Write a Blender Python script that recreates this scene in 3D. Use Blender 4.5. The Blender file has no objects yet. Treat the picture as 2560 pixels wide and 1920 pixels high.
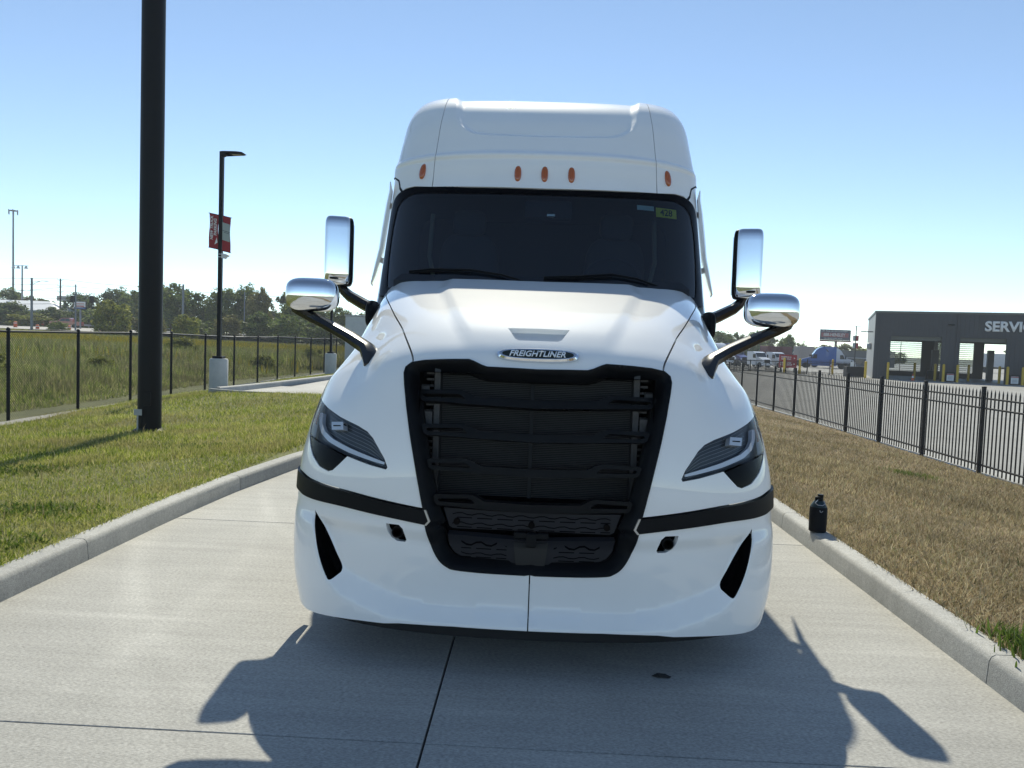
import bpy, bmesh, math, random
import numpy as np
from mathutils import Vector, Matrix, Euler
from mathutils.geometry import delaunay_2d_cdt
R = math.radians
scene = bpy.context.scene
COL = scene.collection
rng = np.random.default_rng(7)
random.seed(7)

# ---------------------------------------------------------------- camera
EYE = 1.62
cam_d = bpy.data.cameras.new('camera'); cam = bpy.data.objects.new('camera', cam_d); COL.objects.link(cam)
cam_d.sensor_width = 36; cam_d.lens = 36 * 1923 / 2560; cam_d.clip_start = .05; cam_d.clip_end = 6000
_p, _r, _y = R(-3.05), R(2.05), R(1.85)
_f = Matrix.Rotation(_y, 3, 'Z') @ Vector((0, math.cos(_p), math.sin(_p)))
_x0 = Matrix.Rotation(_y, 3, 'Z') @ Vector((1, 0, 0)); _u0 = _x0.cross(_f)
_x = math.cos(_r) * _x0 + math.sin(_r) * _u0; _u = -math.sin(_r) * _x0 + math.cos(_r) * _u0
M = Matrix((( _x.x, _u.x, -_f.x, 0), (_x.y, _u.y, -_f.y, 0), (_x.z, _u.z, -_f.z, EYE), (0, 0, 0, 1)))
cam.matrix_world = M
scene.camera = cam
# ---------------------------------------------------------------- sky, sun, exposure
SUN_EL, SUN_AZ = R(45.5), R(-4.3)
world = bpy.data.worlds.new('World'); scene.world = world; world.use_nodes = True
wn = world.node_tree.nodes; wl = world.node_tree.links
bg = wn['Background']; sky = wn.new('ShaderNodeTexSky'); sky.sky_type = 'NISHITA'; sky.sun_disc = False
sky.sun_elevation = SUN_EL; sky.sun_rotation = SUN_AZ; sky.air_density = .58; sky.dust_density = .0; sky.ozone_density = 1.2; sky.altitude = 0
wl.new(sky.outputs[0], bg.inputs[0]); bg.inputs[1].default_value = .122
sd = bpy.data.lights.new('sun', 'SUN'); sun = bpy.data.objects.new('sun', sd); COL.objects.link(sun)
sd.energy = 3.2; sd.angle = R(.53); sd.color = (1, .955, .88)
sv = Vector((math.sin(SUN_AZ) * math.cos(SUN_EL), math.cos(SUN_AZ) * math.cos(SUN_EL), math.sin(SUN_EL)))
sun.rotation_euler = sv.to_track_quat('Z', 'Y').to_euler(); sun.location = sv * 60
scene.view_settings.view_transform = 'Standard'; scene.view_settings.look = 'None'
scene.view_settings.exposure = .78; scene.view_settings.gamma = 1
scene.view_settings.use_white_balance = True; scene.view_settings.white_balance_temperature = 7150; scene.view_settings.white_balance_tint = 3
scene.cycles.max_bounces = 8; scene.cycles.transparent_max_bounces = 16; scene.cycles.caustics_reflective = False; scene.cycles.caustics_refractive = False
scene.cycles.sample_clamp_indirect = 6

# ---------------------------------------------------------------- materials
MATS = {}
def nt(m): return m.node_tree.nodes, m.node_tree.links
def ramp(n, stops):
    r = n.new('ShaderNodeValToRGB'); e = r.color_ramp.elements
    while len(e) < len(stops): e.new(.5)
    for i, (p, c) in enumerate(stops):
        e[i].position = p; e[i].color = (*c, 1) if len(c) == 3 else c
    return r
def mat(name, col, rough=.6, metal=0, coat=0, coatr=.03, spec=.5, noise=0, nscale=4, bump=0, bscale=60, stretch=None, rnoise=0):
    m = bpy.data.materials.new(name); m.use_nodes = True; n, l = nt(m); b = n['Principled BSDF']
    b.inputs['Base Color'].default_value = (*col, 1); b.inputs['Roughness'].default_value = rough
    b.inputs['Metallic'].default_value = metal; b.inputs['Coat Weight'].default_value = coat
    b.inputs['Coat Roughness'].default_value = coatr; b.inputs['Specular IOR Level'].default_value = spec
    if noise or bump or rnoise:
        tc = n.new('ShaderNodeTexCoord'); src = tc.outputs['Object']
        if stretch:
            mp = n.new('ShaderNodeMapping'); mp.inputs['Scale'].default_value = stretch; l.new(src, mp.inputs[0]); src = mp.outputs[0]
    if noise or rnoise:
        t = n.new('ShaderNodeTexNoise'); t.inputs['Scale'].default_value = nscale; t.inputs['Detail'].default_value = 6; t.inputs['Roughness'].default_value = .65
        l.new(src, t.inputs[0])
    if noise:
        r = ramp(n, [(.28, tuple(c * (1 - noise) for c in col)), (.72, tuple(min(1, c * (1 + noise)) for c in col))])
        l.new(t.outputs[0], r.inputs[0]); l.new(r.outputs[0], b.inputs['Base Color'])
    if rnoise:
        mr = n.new('ShaderNodeMapRange'); mr.inputs[1].default_value = .3; mr.inputs[2].default_value = .7
        mr.inputs[3].default_value = max(0, rough - rnoise); mr.inputs[4].default_value = rough + rnoise
        l.new(t.outputs[0], mr.inputs[0]); l.new(mr.outputs[0], b.inputs['Roughness'])
    if bump:
        t2 = n.new('ShaderNodeTexNoise'); t2.inputs['Scale'].default_value = bscale; t2.inputs['Detail'].default_value = 4
        l.new(src, t2.inputs[0]); bp = n.new('ShaderNodeBump'); bp.inputs['Strength'].default_value = bump; bp.inputs['Distance'].default_value = .01
        l.new(t2.outputs[0], bp.inputs['Height']); l.new(bp.outputs[0], b.inputs['Normal'])
    MATS[name] = m; return m
mat('white_paint', (.87, .87, .87), .6, spec=.12, coat=1, coatr=.015, noise=.02, nscale=3)
mat('inlet_shade_bracket_grey', (.60, .61, .62), .5)  # inlet: shade on white paint put into a grey; deflector brackets share it
mat('arm_black', (.010, .010, .011), .24, coat=.3, coatr=.1)
mat('black_plastic', (.006, .007, .009), .45, spec=.11, noise=.15, nscale=8, bump=.06, bscale=500)
mat('black_gloss', (.002, .002, .003), .08, spec=.06)
mat('lamp_housing', (.05, .055, .062), .28, metal=.5)
mat('black_matte', (.010, .011, .013), .8)
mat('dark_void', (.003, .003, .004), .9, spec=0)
mat('chrome', (.74, .76, .79), .03, metal=1, rnoise=.02, nscale=20)
mat('rubber', (.02, .02, .02), .75, noise=.2, nscale=20)
mat('steel', (.42, .43, .45), .35, metal=1, noise=.1)
mat('amber', (.42, .09, .012), .12, coat=1)
mat('lamp_white', (.82, .85, .9), .12, coat=1)
mat('rib_grey', (.30, .32, .34), .4)
mat('led_grey', (.62, .66, .74), .15, coat=.6)
mat('fin_metal', (.05, .05, .054), .5, metal=.4, noise=.3, nscale=30)
mat('panel_plastic', (.016, .017, .022), .5, spec=.2, bump=.1, bscale=400)
mat('radar', (.022, .023, .024), .4, spec=.25)
mat('yellow_tag', (.85, .80, .08), .5); mat('pale_tag', (.62, .78, .74), .5); mat('ink', (.01, .02, .02), .6)
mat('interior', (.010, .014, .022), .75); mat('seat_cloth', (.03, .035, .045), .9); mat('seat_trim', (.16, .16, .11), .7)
mat('blade_white', (.72, .73, .74), .3, coat=.6)
def glass(name, tint, ior=1.5):
    m = bpy.data.materials.new(name); m.use_nodes = True; n, l = nt(m); n.remove(n['Principled BSDF'])
    tr = n.new('ShaderNodeBsdfTransparent'); tr.inputs[0].default_value = (*tint, 1)
    gl = n.new('ShaderNodeBsdfGlossy'); gl.inputs['Roughness'].default_value = .01
    fr = n.new('ShaderNodeFresnel'); fr.inputs[0].default_value = ior; mx = n.new('ShaderNodeMixShader')
    l.new(fr.outputs[0], mx.inputs[0]); l.new(tr.outputs[0], mx.inputs[1]); l.new(gl.outputs[0], mx.inputs[2]); l.new(mx.outputs[0], n['Material Output'].inputs[0])
    MATS[name] = m; return m
glass('windshield_glass', (.50, .60, .66), 1.62); glass('lamp_glass', (.93, .95, .97), 1.14)
def foliage(name, cols, transl=.35, rough=.6, patch=None, pscale=.35):
    m = bpy.data.materials.new(name); m.use_nodes = True; n, l = nt(m); b = n['Principled BSDF']
    g = n.new('ShaderNodeNewGeometry'); k = len(cols)
    r = ramp(n, [(i / max(1, k - 1), c) for i, c in enumerate(cols)])
    l.new(g.outputs['Random Per Island'], r.inputs[0])
    tc = n.new('ShaderNodeTexCoord'); t = n.new('ShaderNodeTexNoise'); t.inputs['Scale'].default_value = .55; t.inputs['Detail'].default_value = 3
    l.new(tc.outputs['Object'], t.inputs[0])
    src = r.outputs[0]
    if patch:
        t3 = n.new('ShaderNodeTexNoise'); t3.inputs['Scale'].default_value = pscale; t3.inputs['Detail'].default_value = 5; t3.inputs['Roughness'].default_value = .7; l.new(tc.outputs['Object'], t3.inputs[0])
        r3 = ramp(n, [(.46, (0, 0, 0)), (.62, (1, 1, 1))]); l.new(t3.outputs[0], r3.inputs[0]); mp = n.new('ShaderNodeMix'); mp.data_type = 'RGBA'; mp.blend_type = 'MIX'
        m2_ = n.new('ShaderNodeMath'); m2_.operation = 'MULTIPLY'; m2_.inputs[1].default_value = .75; l.new(r3.outputs[0], m2_.inputs[0]); l.new(m2_.outputs[0], mp.inputs[0]); l.new(src, mp.inputs[6]); mp.inputs[7].default_value = (*patch, 1); src = mp.outputs[2]
    hv = n.new('ShaderNodeHueSaturation'); mr = n.new('ShaderNodeMapRange'); mr.inputs[1].default_value = .3; mr.inputs[2].default_value = .7; mr.inputs[3].default_value = .72; mr.inputs[4].default_value = 1.22
    l.new(t.outputs[0], mr.inputs[0]); l.new(mr.outputs[0], hv.inputs['Value']); l.new(src, hv.inputs['Color'])
    l.new(hv.outputs[0], b.inputs['Base Color']); b.inputs['Roughness'].default_value = rough; b.inputs['Specular IOR Level'].default_value = .25
    tl = n.new('ShaderNodeBsdfTranslucent'); l.new(hv.outputs[0], tl.inputs[0]); mx = n.new('ShaderNodeMixShader'); mx.inputs[0].default_value = transl
    l.new(b.outputs[0], mx.inputs[1]); l.new(tl.outputs[0], mx.inputs[2]); l.new(mx.outputs[0], n['Material Output'].inputs[0])
    MATS[name] = m; return m

# ---------------------------------------------------------------- builders
def link(o, parent=None):
    COL.objects.link(o)
    if parent is not None: o.parent = parent
    return o
def tag(o, label=None, cat=None, group=None, kind=None):
    if label: o['label'] = label
    if cat: o['category'] = cat
    if group: o['group'] = group
    if kind: o['kind'] = kind
    return o
def empty(name, loc=(0, 0, 0), rz=0, label=None, cat=None, group=None):
    o = bpy.data.objects.new(name, None); o.location = loc; o.rotation_euler = (0, 0, rz); o.empty_display_size = .2
    link(o); return tag(o, label, cat, group)
def mesh(name, v, f, m, parent=None, smooth=False, loc=None, rz=None):
    me = bpy.data.meshes.new(name); me.from_pydata([tuple(map(float, p)) for p in v], [], [tuple(map(int, q)) for q in f])
    if smooth: me.polygons.foreach_set('use_smooth', [True] * len(me.polygons))
    me.materials.append(MATS[m]); me.update(); o = bpy.data.objects.new(name, me); link(o, parent)
    if loc is not None: o.location = loc
    if rz is not None: o.rotation_euler = (0, 0, rz)
    return o
def fast_mesh(name, V, F, m, parent=None, smooth=False):
    """V (n,3), F (k,3 or 4) numpy"""
    V = np.asarray(V, np.float32); F = np.asarray(F, np.int32); k = F.shape[1]
    me = bpy.data.meshes.new(name); me.vertices.add(len(V)); me.vertices.foreach_set('co', V.ravel())
    me.loops.add(F.size); me.loops.foreach_set('vertex_index', F.ravel()); me.polygons.add(len(F))
    me.polygons.foreach_set('loop_start', np.arange(0, F.size, k, dtype=np.int32)); me.polygons.foreach_set('loop_total', np.full(len(F), k, np.int32))
    if smooth: me.polygons.foreach_set('use_smooth', np.ones(len(F), bool))
    me.materials.append(MATS[m]); me.update(calc_edges=True); o = bpy.data.objects.new(name, me); return link(o, parent)
class MB:
    def __init__(s): s.v = []; s.f = []
    def add(s, v, f):
        b = len(s.v); s.v += [tuple(p) for p in v]; s.f += [tuple(i + b for i in q) for q in f]; return s
    def box(s, c, d, rz=0, bev=0):
        x, y, z = [k / 2 for k in d]
        if bev > 0:
            bev = min(bev, x * .9, y * .9, z * .9); pts = []
            for sz in (-1, 1):
                for ring in (0, 1):
                    ex, ey, ez = (x - bev, y - bev, z) if (ring == 0) == (sz < 0) else (x, y, z - bev)
                    r = [(-ex, -ey), (ex, -ey), (ex, ey), (-ex, ey)]
                    pts.append([(a, b, sz * ez) for a, b in r])
            v = sum(pts, []); f = [(3, 2, 1, 0), (12, 13, 14, 15)]
            for k in range(3):
                for i in range(4): j = (i + 1) % 4; f.append((k * 4 + i, k * 4 + j, k * 4 + 4 + j, k * 4 + 4 + i))
        else:
            v = [(-x, -y, -z), (x, -y, -z), (x, y, -z), (-x, y, -z), (-x, -y, z), (x, -y, z), (x, y, z), (-x, y, z)]
            f = [(3, 2, 1, 0), (4, 5, 6, 7), (0, 1, 5, 4), (1, 2, 6, 5), (2, 3, 7, 6), (3, 0, 4, 7)]
        co, si = math.cos(rz), math.sin(rz)
        return s.add([(c[0] + a * co - b * si, c[1] + a * si + b * co, c[2] + q) for a, b, q in v], f)
    def tube(s, pts, r, n=10, cap=True, flat=1.0):
        pts = [Vector(p) for p in pts]; rr = r if hasattr(r, '__len__') else [r] * len(pts); v = []; f = []; up = None
        for i, p in enumerate(pts):
            d = (pts[min(i + 1, len(pts) - 1)] - pts[max(i - 1, 0)]).normalized()
            if up is None:
                up = Vector((0, 0, 1)) if abs(d.z) < .9 else Vector((1, 0, 0))
            a = d.cross(up).normalized(); b = a.cross(d).normalized(); up = b
            for k in range(n):
                t = 2 * math.pi * k / n; v.append(p + (a * math.cos(t) + b * math.sin(t) * flat) * rr[i])
        for i in range(len(pts) - 1):
            for k in range(n): j = (k + 1) % n; f.append((i * n + k, i * n + j, (i + 1) * n + j, (i + 1) * n + k))
        if cap: f.append(tuple(range(n))[::-1]); f.append(tuple((len(pts) - 1) * n + k for k in range(n)))
        return s.add(v, f)
    def lathe(s, prof, c=(0, 0, 0), n=24, axis='z'):
        v = []; f = []
        for r, z in prof:
            for k in range(n):
                t = 2 * math.pi * k / n; a, b = r * math.cos(t), r * math.sin(t)
                q = (a, b, z) if axis == 'z' else ((z, a, b) if axis == 'x' else (a, z, b))
                v.append((c[0] + q[0], c[1] + q[1], c[2] + q[2]))
        for i in range(len(prof) - 1):
            for k in range(n): j = (k + 1) % n; f.append((i * n + k, i * n + j, (i + 1) * n + j, (i + 1) * n + k))
        f.append(tuple(range(n))[::-1]); f.append(tuple((len(prof) - 1) * n + k for k in range(n)))
        return s.add(v, f)
    def prism(s, poly, fn, a, b):
        """poly 2d ring; fn(u,v,w)->xyz; extruded w=a..b"""
        n = len(poly); v = [fn(p[0], p[1], a) for p in poly] + [fn(p[0], p[1], b) for p in poly]
        f = [tuple(range(n))[::-1], tuple(range(n, 2 * n))] + [(i, (i + 1) % n, n + (i + 1) % n, n + i) for i in range(n)]
        return s.add(v, f)
    def build(s, name, m, parent=None, smooth=False, loc=None, rz=None, fix=True):
        o = mesh(name, s.v, s.f, m, parent, False, loc, rz)
        if fix:
            bm = bmesh.new(); bm.from_mesh(o.data); bmesh.ops.recalc_face_normals(bm, faces=bm.faces); bm.to_mesh(o.data); bm.free()
        if smooth:
            o.data.polygons.foreach_set('use_smooth', [True] * len(o.data.polygons)); o.data.set_sharp_from_angle(angle=R(38))
        return o
def copy_tree(o, parent=None):
    c = o.copy(); COL.objects.link(c); c.parent = parent
    for ch in list(o.children): copy_tree(ch, c)
    return c
def text_mesh(name, body, m, parent, size, fn, bold=.0, align='CENTER', depth=.004, xs=1.0, shear=0):
    """lettering as a mesh; fn(x,y,w)->xyz, x,y the flat letter plane, w its thickness"""
    cu = bpy.data.curves.new(name, 'FONT'); cu.body = body; cu.size = size; cu.align_x = align; cu.align_y = 'CENTER'; cu.offset = bold; cu.shear = shear
    cu.extrude = 0; cu.resolution_u = 4; tmp = bpy.data.objects.new(name, cu); COL.objects.link(tmp)
    dg = bpy.context.evaluated_depsgraph_get(); me = bpy.data.meshes.new_from_object(tmp.evaluated_get(dg)); bpy.data.objects.remove(tmp); bpy.data.curves.remove(cu)
    bm = bmesh.new(); bm.from_mesh(me)
    r = bmesh.ops.extrude_face_region(bm, geom=bm.faces[:]); vs = [g for g in r['geom'] if isinstance(g, bmesh.types.BMVert)]
    for v in vs: v.co.z = depth
    for v in bm.verts: v.co = Vector(fn(v.co.x * xs, v.co.y, v.co.z))
    bm.to_mesh(me); bm.free(); me.materials.clear(); me.materials.append(MATS[m]); o = bpy.data.objects.new(name, me); return link(o, parent)

# polygon tools
def in_poly(P, poly):
    x, y = P[:, 0], P[:, 1]; c = np.zeros(len(P), bool); q = np.asarray(poly, float); j = len(q) - 1
    for i in range(len(q)):
        xi, yi = q[i]; xj, yj = q[j]
        with np.errstate(divide='ignore', invalid='ignore'):
            c ^= ((yi > y) != (yj > y)) & (x < (xj - xi) * (y - yi) / (yj - yi + 1e-30) + xi)
        j = i
    return c
def poly_dist(P, line, closed=False):
    q = np.asarray(line, float)
    if closed: q = np.vstack([q, q[:1]])
    best = np.full(len(P), 1e9)
    for a, b in zip(q[:-1], q[1:]):
        d = b - a; L = (d @ d) + 1e-12; t = np.clip(((P - a) @ d) / L, 0, 1); e = P - (a + t[:, None] * d); best = np.minimum(best, np.sqrt((e * e).sum(1)))
    return best
def densify(poly, step, closed=True):
    q = [np.asarray(p, float) for p in poly]; out = []; n = len(q)
    for i in range(n if closed else n - 1):
        a, b = q[i], q[(i + 1) % n]; k = max(1, int(math.ceil(np.linalg.norm(b - a) / step)))
        out += [a + (b - a) * j / k for j in range(k)]
    if not closed: out.append(q[-1])
    return np.array(out)
def triangulate(outline, holes, step, lines=()):
    """metric 2d outline -> (P, T)"""
    rings = [densify(outline, step)] + [densify(h, step) for h in holes]
    pts = []; edges = []
    for r in rings:
        b = len(pts); pts += list(r); edges += [(b + i, b + (i + 1) % len(r)) for i in range(len(r))]
    for ln in lines:
        r = densify(ln, step, False); b = len(pts); pts += list(r); edges += [(b + i, b + i + 1) for i in range(len(r) - 1)]
    lo, hi = rings[0].min(0), rings[0].max(0)
    gx = np.arange(lo[0] + step / 2, hi[0], step); gy = np.arange(lo[1] + step / 2, hi[1], step)
    G = np.stack(np.meshgrid(gx, gy), -1); G[1::2, :, 0] += step / 2; G = G.reshape(-1, 2)
    ok = in_poly(G, rings[0])
    for r in rings: ok &= poly_dist(G, r, True) > step * .55
    for r in rings[1:]: ok &= ~in_poly(G, r)
    for ln in lines: ok &= poly_dist(G, ln) > step * .5
    pts += list(G[ok])
    r = delaunay_2d_cdt([Vector((float(a), float(b))) for a, b in pts], edges, [], 0, 1e-6)
    P = np.array([(p.x, p.y) for p in r[0]]); T = np.array([f for f in r[2] if len(f) == 3])
    c = P[T].mean(1); ok = in_poly(c, rings[0])
    for h in rings[1:]: ok &= ~in_poly(c, h)
    return P, T[ok]

# ================================================================ TRUCK SURFACES (metres, truck frame)
FT=[[0.075, 0.06, 0.56, 0.08, 1.235, 2.5, 1.8, 3, 1.6], [0.06, 0.35, 0.6, 0.37, 1.305, 2.5, 1.8, 3, 1.6], [0.04, 0.6, 0.63, 0.62, 1.315, 2.5, 1.8, 3, 1.6], [0.04, 0.85, 0.68, 0.88, 1.315, 2.5, 1.8, 3, 1.6], [0.06, 1.1, 0.77, 1.06, 1.3, 2.5, 1.8, 3, 1.8], [0.11, 1.32, 0.9, 1.2, 1.28, 2.4, 1.8, 3, 1.8], [0.18, 1.5, 1.06, 1.3, 1.265, 2.4, 1.8, 3.2, 1.8], [0.29, 1.62, 1.2, 1.36, 1.23, 2.4, 1.7, 3.8, 1.8], [0.58, 1.757, 1.38, 1.4, 1.2, 2.6, 1.7, 4.6, 1.9], [1.15, 1.91, 1.7, 1.43, 1.2, 3, 1.7, 7, 2.2], [1.8, 2.065, 2.1, 1.52, 1.215, 3, 1.7, 10, 2.6]]
CT=[[1.3, 1.6, 1.92, 1.62, 1.215, 2.3, 1.8, 3, 1.8], [1.8, 2.07, 2.32, 2.07, 1.235, 2.3, 1.8, 3, 1.8], [2.34, 2.785, 2.77, 2.77, 1.245, 2.4, 1.8, 3, 1.8], [2.42, 3.035, 2.85, 3.0, 1.245, 2.4, 1.8, 3, 1.8], [2.54, 3.235, 2.93, 3.08, 1.235, 2.8, 1.8, 3.4, 1.9], [2.69, 3.455, 3.06, 3.18, 1.23, 3, 1.8, 5.5, 2.3], [2.93, 3.645, 3.25, 3.26, 1.225, 3, 1.8, 10, 3], [3.45, 3.815, 3.75, 3.36, 1.225, 3, 1.8, 13, 3.4], [4.4, 3.93, 4.6, 3.42, 1.225, 3, 1.8, 13, 3.4], [5.6, 3.93, 5.7, 3.42, 1.225, 3, 1.8, 13, 3.4]]
FU={
'strip_bot':[(-0.9288,2.542),(-0.8270,2.631),(-0.7551,2.606),(-0.6692,2.604),(-0.5431,2.622),(-0.4513,2.598),(-0.3398,2.541),(-0.2592,2.482)],
'strip_top':[(-0.9093,3.007),(-0.7966,3.019),(-0.7137,2.972),(-0.6033,2.942),(-0.4970,2.919),(-0.3761,2.843),(-0.2759,2.771),(-0.2635,2.766)],
'strip_end':[(-0.2604,2.768),(-0.2489,2.562),(-0.2592,2.478)],
'insert_edge':[(-0.2586,2.478),(-0.2550,2.365),(-0.2454,2.110),(-0.2325,1.889),(-0.2172,1.722),(-0.1993,1.625),(-0.1818,1.584),(-0.1251,1.561),(-0.0425,1.553),(-0.0036,1.550)],
'bump_bot':[(-0.0050,0.576),(-0.0676,0.579),(-0.1834,0.579),(-0.2767,0.555),(-0.3304,0.536),(-0.3797,0.495),(-0.4623,0.468),(-0.5609,0.420),(-0.6770,0.361),(-0.7605,0.333),(-0.8341,0.347)],
'lipA':[(-0.6839,2.711),(-0.6660,2.409),(-0.6605,2.202),(-0.6419,1.842),(-0.6217,1.468),(-0.5984,1.204),(-0.5759,1.044),(-0.5478,0.878),(-0.4971,0.767),(-0.4308,0.685),(-0.3608,0.602),(-0.3218,0.633),(-0.2128,0.663),(-0.0959,0.656),(-0.0053,0.642)],
'lipB':[(-0.6714,2.724),(-0.6568,2.419),(-0.6251,2.194),(-0.5789,1.892),(-0.5454,1.587),(-0.5235,1.371),(-0.4728,1.228),(-0.3905,1.064),(-0.3216,0.907),(-0.2733,0.838),(-0.2117,0.817),(-0.1242,0.834),(-0.0040,0.837)],
'slot':[(-0.6611,2.398),(-0.6265,2.193),(-0.5801,1.891),(-0.5465,1.586),(-0.5259,1.376),(-0.5255,1.267),(-0.5380,1.193),(-0.5744,1.073),(-0.5959,1.207),(-0.6191,1.471),(-0.6405,1.844),(-0.6575,2.205)],
'tow':[(-0.3686,2.421),(-0.3308,2.423),(-0.3196,2.352),(-0.3103,2.104),(-0.3143,2.064),(-0.3376,2.063),(-0.3550,2.140),(-0.3642,2.247)],
'grille':[(-0.2651,2.785),(-0.2777,3.194),(-0.2950,3.685),(-0.3152,4.255),(-0.3352,4.859),(-0.3506,5.437),(-0.3574,5.760),(-0.3550,5.956),(-0.3383,6.107),(-0.2977,6.176),(-0.2329,6.208),(-0.1748,6.224),(-0.1622,6.164),(-0.1404,6.033),(-0.1255,5.976),(-0.0630,5.964),(-0.0232,5.947)],
'seam':[(-0.7230,10.000),(-0.7416,10.000),(-0.6782,9.454),(-0.5448,8.591),(-0.4535,7.877),(-0.3911,7.155),(-0.3541,6.576),(-0.3349,6.099)],
'rear':[(-0.7240,10.000),(-0.6266,10.000),(-0.4670,9.779),(-0.1944,9.772),(-0.0056,9.756)],
'lens':[(-0.8903,5.450),(-0.6910,4.851),(-0.5826,4.563),(-0.4914,4.363),(-0.4532,4.247),(-0.4298,4.107),(-0.4067,3.899),(-0.3850,3.702),(-0.3725,3.529),(-0.3763,3.481),(-0.4305,3.535),(-0.5188,3.658),(-0.6422,3.858),(-0.7443,3.972),(-0.8113,4.040)],
'lamp':[(-0.8092,4.002),(-0.7748,3.809),(-0.7194,3.533),(-0.6551,3.325),(-0.5992,3.265),(-0.5770,3.311),(-0.5487,3.470),(-0.5193,3.638),(-0.6412,3.837),(-0.7416,3.943)],
'led':[(-0.7606,4.725),(-0.7325,4.418),(-0.6865,4.198),(-0.6289,4.036),(-0.5239,3.844),(-0.4335,3.695),(-0.3891,3.620),(-0.3919,3.572),(-0.4361,3.624),(-0.5260,3.743),(-0.6464,3.943),(-0.7174,4.141),(-0.7704,4.413),(-0.8187,4.739)],
'proj':[(-0.6541,4.477),(-0.5763,4.491),(-0.5629,4.244),(-0.6367,4.216)],
'vent':[(-0.0845,7.458),(0.0000,7.475),(0.0000,7.051),(-0.0508,7.048),(-0.0618,7.105)],
'badge':[(-0.1002,6.482),(-0.0900,6.668),(-0.0492,6.771),(0.0000,6.803),(0.0000,6.150),(-0.0464,6.182),(-0.0870,6.240)],
'crease':[(-0.3513,9.261),(-0.2994,8.687),(-0.2533,8.062),(-0.2092,7.330),(-0.1964,6.919)],
'crease2':[(-0.2357,7.803),(-0.1997,7.952),(-0.1057,8.066),(-0.0010,8.090)],
'bar0':[(-0.3160,5.296),(-0.3140,5.334),(-0.3061,5.356),(-0.1921,5.359),(-0.1745,5.303),(-0.1528,5.193),(-0.0011,5.156),(-0.0004,4.957),(-0.1500,5.002),(-0.2406,5.048),(-0.2963,5.063),(-0.3075,5.120)],
'hol0':[(-0.2999,5.225),(-0.2961,5.246),(-0.2014,5.258),(-0.1910,5.228),(-0.1780,5.125),(-0.2416,5.143),(-0.2908,5.159),(-0.2976,5.178)],
'bar1':[(-0.2918,4.462),(-0.2900,4.494),(-0.2829,4.515),(-0.1778,4.536),(-0.1613,4.490),(-0.1410,4.398),(0.0000,4.370),(0.0000,4.198),(-0.1384,4.234),(-0.2228,4.265),(-0.2740,4.270),(-0.2842,4.315)],
'hol1':[(-0.2772,4.406),(-0.2737,4.425),(-0.1864,4.450),(-0.1767,4.425),(-0.1645,4.338),(-0.2237,4.346),(-0.2689,4.352),(-0.2751,4.367)],
'bar2':[(-0.2672,3.723),(-0.2655,3.752),(-0.2589,3.771),(-0.1625,3.799),(-0.1473,3.758),(-0.1286,3.676),(0.0000,3.651),(0.0000,3.495),(-0.1264,3.527),(-0.2047,3.552),(-0.2517,3.551),(-0.2607,3.592)],
'hol2':[(-0.2542,3.674),(-0.2509,3.691),(-0.1707,3.721),(-0.1617,3.699),(-0.1506,3.621),(-0.2053,3.625),(-0.2468,3.626),(-0.2523,3.639)],
'bar3':[(-0.2436,3.027),(-0.2419,3.055),(-0.2359,3.075),(-0.1474,3.106),(-0.1335,3.066),(-0.1163,2.984),(0.0000,2.957),(0.0000,2.796),(-0.1147,2.830),(-0.1872,2.855),(-0.2304,2.854),(-0.2385,2.895)],
'hol3':[(-0.2321,2.978),(-0.2290,2.996),(-0.1552,3.028),(-0.1470,3.007),(-0.1369,2.927),(-0.1875,2.930),(-0.2255,2.930),(-0.2306,2.943)],
'pan_up':[(-0.2187,2.798),(-0.2098,2.598),(-0.2025,2.438),(-0.1932,2.403),(-0.1038,2.377),(-0.0021,2.350),(-0.0040,2.774),(-0.1055,2.785)],
'pan_lo':[(-0.2054,2.179),(-0.2009,2.048),(-0.1859,1.891),(-0.1674,1.817),(-0.0517,1.778),(-0.0441,1.728),(-0.0365,1.670),(-0.0010,1.655),(-0.0032,2.141),(-0.0409,2.147),(-0.1280,2.170)],
'radar':[(-0.0408,2.127),(-0.0021,2.125),(-0.0010,1.650),(-0.0340,1.671)],
'cambox':[(-0.0318,2.294),(-0.0146,2.290),(-0.0128,2.158),(-0.0023,2.162),(-0.0028,2.285)],
}
CU={
'wso':[(-0.8611,0.974),(-0.8798,1.199),(-0.8899,1.548),(-0.8785,1.773),(-0.8512,1.915),(-0.7828,2.026),(-0.6959,2.094),(-0.6186,2.117),(-0.2984,2.045),(-0.0168,2.027)],
'wsi':[(-0.7636,1.034),(-0.7832,1.277),(-0.7928,1.534),(-0.7771,1.733),(-0.7550,1.833),(-0.7006,1.927),(-0.6191,1.990),(-0.2964,1.953),(-0.0160,1.944)],
'seam1':[(-0.4829,5.788),(-0.4845,5.304),(-0.4907,4.528),(-0.4933,3.931),(-0.4917,3.265),(-0.4948,2.531),(-0.4988,2.105)],
'recess':[(-0.4622,6.670),(-0.4276,5.729),(-0.4195,5.156),(-0.3996,4.694),(-0.3623,4.396),(-0.3055,4.175),(-0.2045,4.074),(-0.0254,4.034)],
'brow':[(-0.8006,3.552),(-0.6814,3.447),(-0.4952,3.300),(-0.2369,3.150),(-0.0090,3.089)],
'lights':[(-0.5670,2.588),(-0.1109,2.420),(-0.0078,2.408)],
'stk':[(-0.4997,1.794),(-0.3868,1.763)],
'notch':[(-0.9416,2.221),(-0.9016,2.570),(-0.8002,2.354),(-0.7740,2.117),(-0.7410,2.021)],
}

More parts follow.
